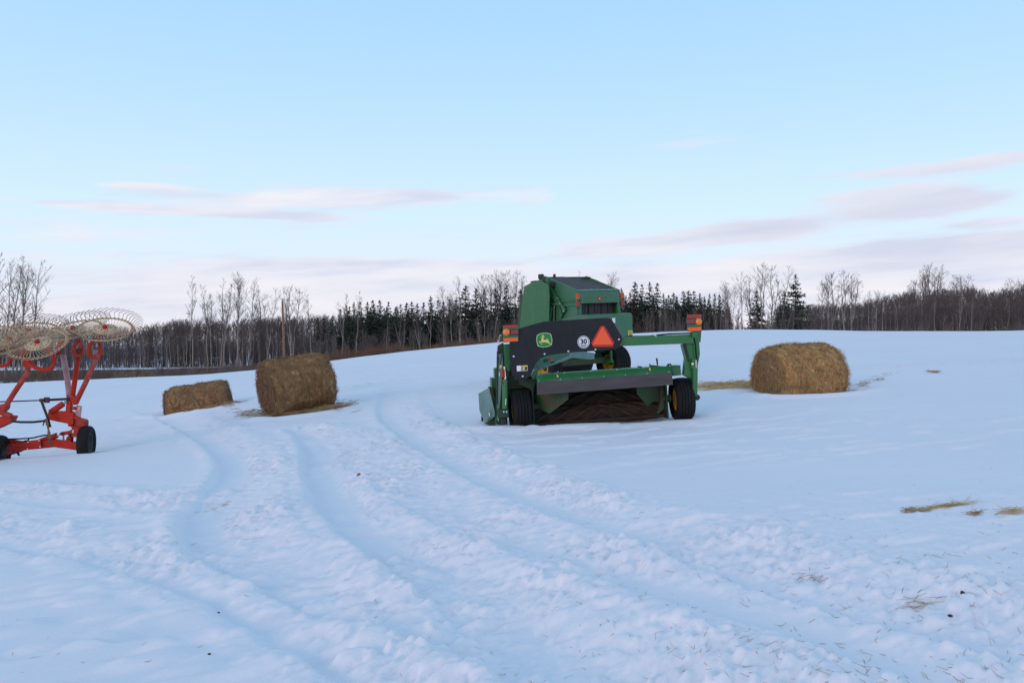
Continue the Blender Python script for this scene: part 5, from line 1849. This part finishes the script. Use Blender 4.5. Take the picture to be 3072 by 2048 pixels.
# the other side's arm at the photo edge
rplate('main_beam', [(-60, 1080), (60, 1062), (115, 1070), (112, 1085), (90, 1122), (0, 1165), (-60, 1190)], 14.6, .16, 'red', .012)
rtube('fold_cylinder', [(-30, 1020, 14.55), (95, 1068, 14.55)], .05, 'pale_red')
rplate('mast_head', [(-40, 970), (20, 962), (60, 975), (50, 1010), (20, 1035), (-40, 1030)], 14.55, .12, 'pale_red')
rtube('wheel_arm', [(25, 1025, 14.55), (120, 870, 14.55), (215, 730, 14.6), (240, 695, 14.6), (240, 640, 14.6), (232, 590, 14.6)], .046, 'pale_red', sub=3)
rplate('arm_bracket', [(185, 610), (215, 580), (265, 585), (280, 625), (260, 650), (205, 640)], 14.52, .10, 'red')
rtube('wheel_stalk', [(205, 575, 14.55), (250, 595, 14.5), (290, 635, 14.45), (345, 660, 14.4), (410, 664, 14.4), (455, 640, 14.4), (475, 590, 14.4), (460, 540, 14.45), (425, 505, 14.5), (385, 470, 14.5)], .036, 'red')
rtube('wheel_stalk', [(-60, 640, 14.7), (10, 630, 14.7), (65, 618, 14.7), (92, 585, 14.7), (98, 540, 14.75), (90, 500, 14.8)], .034, 'red')
rtube('brace', [(0, 480, 14.9), (60, 470, 14.9), (150, 480, 14.9), (170, 530, 14.8)], .03, 'red')
rtube('brace', [(210, 500, 14.7), (215, 560, 14.6)], .05, 'pale_red', 10, 0)
# straps and hoses
def strap(name, pts, m='strap', wd=.055, th=.008):
    mb = MB()
    P_ = [Q(*p) for p in pts]
    for a, b in zip(P_, P_[1:]):
        mb.beam(a, b, th, wd)
    return part(name, mb, M[m], rk)


strap('strap', [(-60, 945, 14.6), (110, 940, 14.65), (360, 930, 14.8)], wd=.022)
strap('strap', [(360, 930, 14.8), (470, 925, 14.85), (600, 918, 14.92)], wd=.045)
part('buckle', MB().box(Q(408, 928, 14.8), (.09, .03, .10)).box(Q(370, 930, 14.8), (.10, .03, .06)), M['black_print'], rk)
strap('strap', [(362, 938, 14.8), (388, 1010, 14.8), (415, 1082, 14.8), (428, 1130, 14.8), (438, 1165, 14.8)], wd=.045)
strap('strap', [(105, 1112, 14.6), (180, 1120, 14.62), (290, 1120, 14.7), (395, 1108, 14.78)], wd=.04)
strap('strap_end', [(385, 1118, 14.78), (375, 1150, 14.78)], wd=.02)
strap('strap', [(400, 1090, 14.78), (415, 1150, 14.78), (425, 1200, 14.76), (432, 1260, 14.76), (446, 1320, 14.78)], 'strap_brown', wd=.05)
rtube('hose', [(75, 1268, 14.85), (170, 1265, 14.85), (280, 1258, 14.85), (360, 1240, 14.85), (420, 1232, 14.85), (440, 1238, 14.85)], .014, 'rubber', 6)
rtube('hose', [(190, 1300, 14.83), (215, 1285, 14.83), (245, 1280, 14.83), (250, 1258, 14.83)], .013, 'rubber', 6)
rtube('stub', [(150, 1380, 14.85), (168, 1410, 14.85)], .02, 'dark_steel', 6, 0)

# finger wheels
def tine_mesh():
    P_ = []
    for r, a in ((.20, 0), (.34, .16), (.46, .29), (.52, .34), (.585, .40), (.61, .385), (.635, .33), (.665, .24), (.69, .13)):
        P_.append((max(0, (r - .47)) * .62, r * math.cos(a), r * math.sin(a)))
    mb = MB().tube([Vector(p) for p in P_], [.0045] * 3 + [.0054] * 6, 4, caps=False)
    return mb.mesh('tine')


TINE = tine_mesh()
TINE.materials.append(M['tine'])
TINE_C = TINE.copy()
TINE_C.materials.clear()
TINE_C.materials.append(M['cream'])


def disc_mb():
    return MB().lathe([(.05, .03), (.10, .035), (.17, .03), (.20, .012), (.225, .012), (.225, .004), (.19, .004), (.16, .02), (.05, .02)], 40)


def rim_mb(n=40):
    mb = MB()
    k = n * 4
    vs, fs = [], []
    for i in range(k):
        a = 2 * math.pi * i / k
        sc = .010 * (1 if i % 4 < 3 else -.9)
        for r, x in ((.458, .0), (.458, .016), (.502 + sc, .016), (.502 + sc, .0)):
            vs.append(Vector((x, r * math.cos(a), r * math.sin(a))))
    for i in range(k):
        j = (i + 1) % k
        for q in range(4):
            q2 = (q + 1) % 4
            fs.append((i * 4 + q, i * 4 + q2, j * 4 + q2, j * 4 + q))
    return mb.add(vs, fs)


DISC, RIM = disc_mb().mesh('hub_disc'), rim_mb().mesh('rim')
DISC.materials.append(M['cream'])
RIM.materials.append(M['cream'])
CAP = MB().lathe([(.045, .02), (.045, .06), (.035, .085), (.012, .09)], 14).mesh('hub_cap')
CAP.materials.append(M['red'])
HB = MB()
for k in range(6):
    a = k * math.pi / 3 + .3
    HB.tube([(.030, math.cos(a) * .105, math.sin(a) * .105), (.0375, math.cos(a) * .105, math.sin(a) * .105)], .013, 8)
for k in range(20):
    a = k * math.pi / 10
    HB.tube([(.010, math.cos(a) * .183, math.sin(a) * .183), (.026, math.cos(a) * .183, math.sin(a) * .183)], .009, 6)
HBM = HB.mesh('bolt_holes')
HBM.materials.append(M['hole'])
RC = MB()
for k in range(40):
    a = (k + .2) * 2 * math.pi / 40 + .29
    RC.box((.020, math.cos(a) * .486, math.sin(a) * .486), (.014, .020, .018), Matrix.Rotation(a, 3, 'X'))
RCM = RC.mesh('tine_clips')
RCM.materials.append(M['strap_brown'])


def rake_wheel(cx, cy, D, phi, tilt, spin, k=1.0, label=None):
    """Finger wheel facing up and towards the field's near side: phi = how far it leans over, tilt = roll of its long axis."""
    c = Q(cx, cy, D)
    e = Vector((math.cos(R(tilt)), 0, -math.sin(R(tilt))))
    up = Vector((math.sin(R(tilt)), 0, math.cos(R(tilt))))
    n = (up * math.cos(R(phi)) + Vector((0, -1, 0)) * math.sin(R(phi))).normalized()
    b = n.cross(e)
    Mx = Matrix((n, e, b)).transposed().to_4x4()
    o = link('rake_wheel', DISC, rk, label=label)
    o.matrix_local = Matrix.Translation(c) @ Mx @ Matrix.Rotation(spin, 4, 'X') @ Matrix.Diagonal((1, k, k, 1))
    link('rim', RIM, o)
    link('hub_cap', CAP, o)
    kind(link('bolt_holes', HBM, o), 'stuff')
    kind(link('tine_clips', RCM, o), 'stuff')
    for i in range(40):
        t = link('tine', TINE if i % 1 == 0 else TINE_C, o)
        t.matrix_local = Matrix.Rotation(2 * math.pi * i / 40, 4, 'X')
    return o


rake_wheel(916, 314, 15.15, 26, 9, .1, .94, 'finger wheel at the outer end, tilted down outwards')
rake_wheel(640, 322, 15.75, 23, -4, .9, 1.0, 'finger wheel hidden behind the outer one')
rake_wheel(330, 440, 14.5, 34, 3, .4, .96, 'finger wheel with the clearest round hub')
rake_wheel(92, 415, 14.9, 30, -8, 1.3, 1.0, 'finger wheel half hidden behind the clearest one')
rake_wheel(250, 335, 16.1, 20, 4, 2.0, 1.05, 'finger wheel furthest back with only its rim showing')
rake_wheel(-120, 400, 14.4, 28, 6, 2.6, 1.0, 'finger wheel cut by the photo edge')

# ------------------------------------------------------------------ hay bales
def strands(pos, dirs, L, r, g, bend=.25, n=3, seg=3):
    """Bent straws: centre points, unit directions and lengths -> tubes."""
    N = len(pos)
    s = np.linspace(-.5, .5, seg)
    bd = g.normal(0, bend, (N, 3))
    P_ = pos[:, None, :] + (s[None, :, None] * dirs[:, None, :] + (s[None, :, None] ** 2) * bd[:, None, :]) * L[:, None, None]
    rad = np.repeat(r[:, None], seg, 1) * np.array([.7, 1, .5])[None, :seg]
    return np_tubes([(P_[i], rad[i]) for i in range(N)], n)


def bale(b, label, hay, straw, seed, ns, shag, sag, straw2, end):
    g = np.random.default_rng(seed)
    Lh, r = b['L'] / 2, b['r']
    zt = W(b['u'], b['v'], b['D']).z
    o = thing('hay_bale', label, 'hay bale', None, 'round hay bales left on the snow',
              M=Matrix.Translation((b['x'], b['y'] + r * .25, zt - b['sink'])) @ Matrix.Rotation(R(b['yaw']), 4, 'Z') @ Matrix.Rotation(R(-b['roll']), 4, 'Y'))
    na, nl = 120, 44

    def surf(a, x):
        """Point of the sagging barrel at angle a round the axis and place x along it."""
        cx, sz = np.cos(a), np.sin(a)
        flat = np.where(sz < 0, 1 - .10 * sz ** 2, 1.0)
        ed = 1 - .15 * np.clip((np.abs(x) / Lh - .68) / .32, 0, 1) ** 2
        n_ = .065 * fbm(a * 2.2 + seed, x * 2.2, 3, seed) + .026 * fbm(a * 7, x * 6, 2, seed + 5)
        rr_ = r * flat * ed * (1 + n_ / r)
        y = rr_ * cx * (1 + sag * .10 * np.clip(-sz, 0, 1) + sag * .05)
        z = rr_ * sz * (1 - sag * .06)
        return np.stack([x + .02 * fbm(a * 3, x * 3, 2, seed + 9), y, z + r], -1)
    A = np.linspace(0, 2 * math.pi, na, endpoint=False)
    X = np.linspace(-Lh, Lh, nl)
    AA, XX = np.meshgrid(A, X)
    V = surf(AA.ravel(), XX.ravel())
    i = np.arange(nl - 1)[:, None] * na + np.arange(na)[None]
    j = np.arange(nl - 1)[:, None] * na + (np.arange(na)[None] + 1) % na
    Fc = [np.stack([i, j, j + na, i + na], -1).reshape(-1, 4)]
    Vs = [V]
    off = len(V)
    for s, row in ((-1, 0), (1, nl - 1)):       # coiled end faces
        rings = np.linspace(.98, .03, 16)
        ring0 = V[row * na:(row + 1) * na]
        c = ring0.mean(0)
        prev = np.arange(na) + row * na
        for q in rings:
            bulge = .05 * (1 - q ** 2) + .012 * math.sin(q * 55)
            nv = c + (ring0 - c) * q + np.array([s * bulge, 0, 0]) + np.stack([.02 * fbm(ring0[:, 1] * 6 * q, ring0[:, 2] * 6 * q, 2, seed + 3)] + [np.zeros(na)] * 2, -1)
            Vs.append(nv)
            cur = np.arange(na) + off
            nx = np.roll(np.arange(na), -1)
            f_ = np.stack([prev, prev[nx], cur[nx], cur], -1)
            Fc.append(f_ if s > 0 else f_[:, ::-1])
            prev = cur
            off += na
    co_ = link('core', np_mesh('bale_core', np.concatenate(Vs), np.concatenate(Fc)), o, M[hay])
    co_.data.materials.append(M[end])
    nb_ = len(Fc[0])
    mi = np.zeros(len(co_.data.polygons), np.int32)
    mi[nb_:] = 1
    co_.data.polygons.foreach_set('material_index', mi)
    # loose straw lying round the barrel and sticking out of it
    a = g.uniform(-.5, math.pi + .5, ns)
    x = g.uniform(-Lh, Lh, ns) * .995
    p = surf(a, x)
    tan = np.stack([np.zeros(ns), -np.sin(a), np.cos(a)], -1)
    nor = np.stack([np.zeros(ns), np.cos(a), np.sin(a)], -1)
    d = tan + np.stack([g.normal(0, .55, ns), np.zeros(ns), np.zeros(ns)], -1) + nor * np.abs(g.normal(0, .20, ns))[:, None] * shag
    d /= np.linalg.norm(d, axis=1, keepdims=True)
    Ls = g.uniform(.06, .24, ns)
    p = p + nor * g.uniform(0, .012, ns)[:, None] + d * (Ls * .25)[:, None] * g.choice([-1, 1], ns)[:, None] * 0
    V1, F1 = strands(p, d, Ls, g.uniform(.0025, .0055, ns), g, .35)
    m2 = ns // 3
    a2 = g.uniform(0, 2 * math.pi, m2)
    q2 = np.sqrt(g.random(m2)) * r * .96
    sd = g.choice([-1, 1], m2, p=[.75, .25])
    p2 = np.stack([sd * (Lh + .05 * (1 - (q2 / r) ** 2) + .01), q2 * np.cos(a2) * (1 + sag * .05), q2 * np.sin(a2) * (1 - sag * .06) + r], -1)
    d2 = np.stack([g.normal(0, .30, m2) * shag, -np.sin(a2) + g.normal(0, .3, m2), np.cos(a2) + g.normal(0, .3, m2)], -1)
    d2 /= np.linalg.norm(d2, axis=1, keepdims=True)
    V2, F2 = strands(p2, d2, g.uniform(.06, .26, m2), g.uniform(.0022, .0045, m2), g, .4)
    # a fringe of straw at the rims
    m3 = ns // 4
    a3 = g.uniform(-.3, math.pi + .3, m3)
    s3 = g.choice([-1, 1], m3, p=[.7, .3])
    p3 = surf(a3, s3 * Lh * .985)
    d3 = np.stack([s3 * np.abs(g.normal(.5, .5, m3)), np.cos(a3) * .5 + g.normal(0, .5, m3), np.sin(a3) * .5 + g.normal(0, .5, m3)], -1)
    d3 /= np.linalg.norm(d3, axis=1, keepdims=True)
    V3, F3 = strands(p3, d3, g.uniform(.05, .17, m3) * (.6 + .4 * shag), g.uniform(.002, .004, m3), g, .3)
    for mm, sel in ((straw, 0), (straw2, 1)):
        Vx, Fx, of = [], [], 0
        for Vq, Fq_, k_ in ((V1, F1, 9), (V2, F2, 9), (V3, F3, 9)):
            nS = len(Vq) // k_
            pick = (np.arange(nS) * 7 % 10 < 6) == (sel == 0)
            if Vq is V2:
                pick = pick & (np.arange(nS) % 5 < (2 if sel else 3))
            Vx.append(Vq.reshape(nS, k_, 3)[pick].reshape(-1, 3))
            nf = len(Fq_) // nS
            loc = Fq_.reshape(nS, nf, 4) - np.arange(nS)[:, None, None] * k_
            ns_ = int(pick.sum())
            Fx.append((loc[pick] + np.arange(ns_)[:, None, None] * k_).reshape(-1, 4) + of)
            of += ns_ * k_
        kind(link('loose_straw', np_mesh('bale_straw', np.concatenate(Vx), np.concatenate(Fx)), o, M[mm]), 'stuff')
    return o


bale(BALES[0], 'tall weathered brown bale with a dark hollow end, larger of the two near the rake', 'hay_a', 'straw_d', 11, 6500, .8, 1.0, 'straw_a', 'hay_end')
bale(BALES[1], 'low sunken brown bale half buried in snow between the rake and the tall bale', 'hay_a', 'straw_d', 12, 5000, .7, .8, 'straw_a', 'hay_end')
bale(BALES[2], 'shaggy golden straw bale alone beyond the mower', 'hay_b', 'straw_b', 13, 9000, 1.5, .5, 'straw_e', 'hay_end_b')


# ------------------------------------------------------------------ litter on the snow
def litter(name, spots, m, seed, Lr=(.03, .16), r=(.0012, .003), lift=.006, up=.08, extra=None):
    """Straws lying on the snow: spots are (x, y, heading)."""
    g = np.random.default_rng(seed)
    xy = np.array([(a, b) for a, b, _ in spots])
    hd = np.array([c for _, _, c in spots])
    z = base(xy[:, 0], xy[:, 1]) + relief(xy[:, 0].copy(), xy[:, 1].copy()) + lift
    if extra is not None:
        z = z + extra
    n = len(spots)
    d = np.stack([np.cos(hd), np.sin(hd), np.abs(g.normal(0, up, n))], -1)
    d /= np.linalg.norm(d, axis=1, keepdims=True)
    V, Fc = strands(np.stack([xy[:, 0], xy[:, 1], z], -1), d, g.uniform(*Lr, n), g.uniform(*r, n), g, .35)
    return kind(link(name, np_mesh(name, V, Fc), None, M[m]), 'stuff')


def heap(u, v, su, sv, n, g, ang=0.0):
    out_ = []
    for _ in range(n):
        a, b = g.normal(0, su), g.normal(0, sv)
        x, y = ground_px(u + a, v + b + a * math.tan(ang))
        out_.append((x, y, g.normal(0, .55)))
    return out_


g = np.random.default_rng(21)
# scattered straws over the trampled snow in the near corner
sp = []
while len(sp) < 640:
    u, v = g.uniform(1500, 3300), g.uniform(1530, 2200)
    wgt = sstep(0, 1, np.array((u - 1500) / 1200)) * sstep(0, 1, np.array((v - 1500 + .1 * (u - 2000)) / 350))
    if g.random() < .12 + .9 * float(wgt) * (.5 + .8 * float(fbm(np.array(u / 160), np.array(v / 90), 2, 91))):
        x, y = ground_px(u, v)
        sp.append((x, y, g.uniform(0, 3.14)))
litter('scattered_straw', sp, 'straw_c', 22, (.012, .10), (.0007, .0017), .003, .22)
sp = []
for _ in range(130):
    u, v = g.uniform(0, 3072), g.uniform(1350, 2040)
    x, y = ground_px(u, v)
    sp.append((x, y, g.uniform(0, 3.14)))
litter('stray_straw', sp, 'straw_c', 23, (.012, .06), (.0007, .0016), .003, .3)


def straw_pile(label, u, v, su, sv, n, m, seed, Lr=(.06, .22), r=(.0018, .0038), hgt=.03, ang=0.0):
    g_ = np.random.default_rng(seed)
    sp_ = heap(u, v, su, sv, n, g_, ang)
    o = litter('straw_patch', sp_, m, seed, Lr, r, .004, .15, g_.uniform(0, hgt, n))
    return tag(o, label, 'straw patch')


del_kind = lambda o: o.pop('kind', None)
for a in [('long wisp of straw on the snow, broadest of the three near the photo edge', 2840, 1523, 46, 3, 90, 'straw_e', 31, (.06, .26), (.0014, .003), .012, -.15),
          ('small straw wisp on the snow nearest the middle of the field', 2735, 1538, 16, 3, 45, 'straw_c', 32, (.04, .14), (.0015, .003), .02, -.05),
          ('straw wisp on the snow running out of the photo edge', 3040, 1543, 28, 3, 45, 'straw_e', 33, (.05, .2), (.0018, .0035), .03, -.03),
          ('thin dark straw wisp lying below the longest wisp', 2925, 1549, 15, 3, 30, 'straw_c', 34, (.04, .14), (.0013, .003), .02, 0),
          ('tuft of grey straw in the rut near the lower corner', 2430, 1725, 20, 6, 16, 'straw_c', 35, (.05, .16), (.001, .0022), .03, .1),
          ('spread-out tan straw wisp below the dung clods', 2770, 1795, 34, 6, 22, 'straw_c', 36, (.05, .2), (.001, .0022), .02, -.1),
          ('pale straw wisps beside the tall bale in the trampled snow', 735, 1240, 20, 5, 40, 'straw_a', 37, (.06, .3), (.003, .006), .02, -.05),
          ('trodden straw on the snow to the far side of the golden bale', 2600, 1148, 40, 5, 60, 'straw_c', 38, (.06, .3), (.003, .006), .02, -.3),
          ('small far straw patch on the snow beyond the golden bale', 2800, 1117, 14, 1.5, 36, 'straw_a', 39, (.1, .3), (.003, .006), .02, 0),
          ('few thin straws in the rut crossing', 660, 1505, 30, 8, 26, 'straw_c', 40, (.04, .14), (.0012, .0022), .02, -.2)]:
    o_ = straw_pile(*a)
    if a[5] in (31, 32, 33):
        del_kind(o_)
# hay spread round the bales
for lab, u, v, su, sv, n, m, sd, hg in [('flattened hay strewn between the mower and the golden bale', 2190, 1160, 50, 5, 1100, 'straw_e', 51, .06),
                                        ('dark hay skirt around the foot of the tall bale', 895, 1236, 55, 4, 1800, 'straw_a', 52, .14),
                                        ('hay spilled at the low end of the tall bale', 1000, 1220, 22, 5, 500, 'straw_a', 53, .08),
                                        ('hay clump spilled at the near end of the low bale', 680, 1216, 16, 4, 350, 'straw_a', 54, .08)]:
    g_ = np.random.default_rng(sd)
    sp_ = heap(u, v, su, sv, n, g_, -.06)
    o = litter('hay_litter', sp_, m, sd, (.08, .34), (.003, .008), .004, .2, g_.uniform(0, hg, n))
    del_kind(o)
    tag(o, lab, 'loose hay')


def clod(label, u, v, s, seed):
    g_ = np.random.default_rng(seed)
    x, y = ground_px(u, v)
    z = snow_z(x, y)
    mb = MB()
    prof = [(.2, -.8), (.7, -.6), (.95, -.1), (.8, .45), (.45, .8), (.1, .95)]
    mb.lathe(prof, 10, Matrix.Rotation(g_.uniform(0, 3), 4, 'Z'))
    mb.v = [tuple(np.array(p) * s * (1 + g_.normal(0, .16)) * np.array([1.3, 1, .75])) for p in mb.v]
    o = link('dung_clod', mb.mesh('dung_clod'), None, M['clod'])
    o.location = (x, y, z + s * .35)
    return tag(o, label, 'clod')


clod('dark clod of dung with straw stuck to it near the lower corner', 2888, 1790, .012, 1)
clod('flat dark dung clod just below the one with straw', 2850, 1829, .011, 2)
clod('tiny dark crumb on the near end of the rut', 2286, 1750, .010, 3)
clod('tiny dark crumb on the narrow rut near the lower edge', 656, 1813, .007, 4)
clod('brown crumb at the lower edge of the snow', 2730, 2030, .014, 5)
clod('brown crumb on a wind-packed snow plate', 628, 1970, .008, 6)
x, y = ground_px(1077, 1430)
lf = MB()
lf.prism([Vector(p) for p in ((-.035, -.01, 0), (-.01, -.03, .012), (.03, -.018, .02), (.045, .0, .024), (.02, .02, .03), (-.02, .018, .022))], (0, 0, .003))
lf.tube([(.04, 0, .024), (.09, .01, .02), (.14, .012, .012)], .0022, 5)
o = link('dry_leaf', lf.mesh('dry_leaf'), None, M['leaf'])
o.location = (x, y, snow_z(x, y) + .004)
tag(o, 'single curled brown leaf lying on the snow between the ruts', 'leaf')
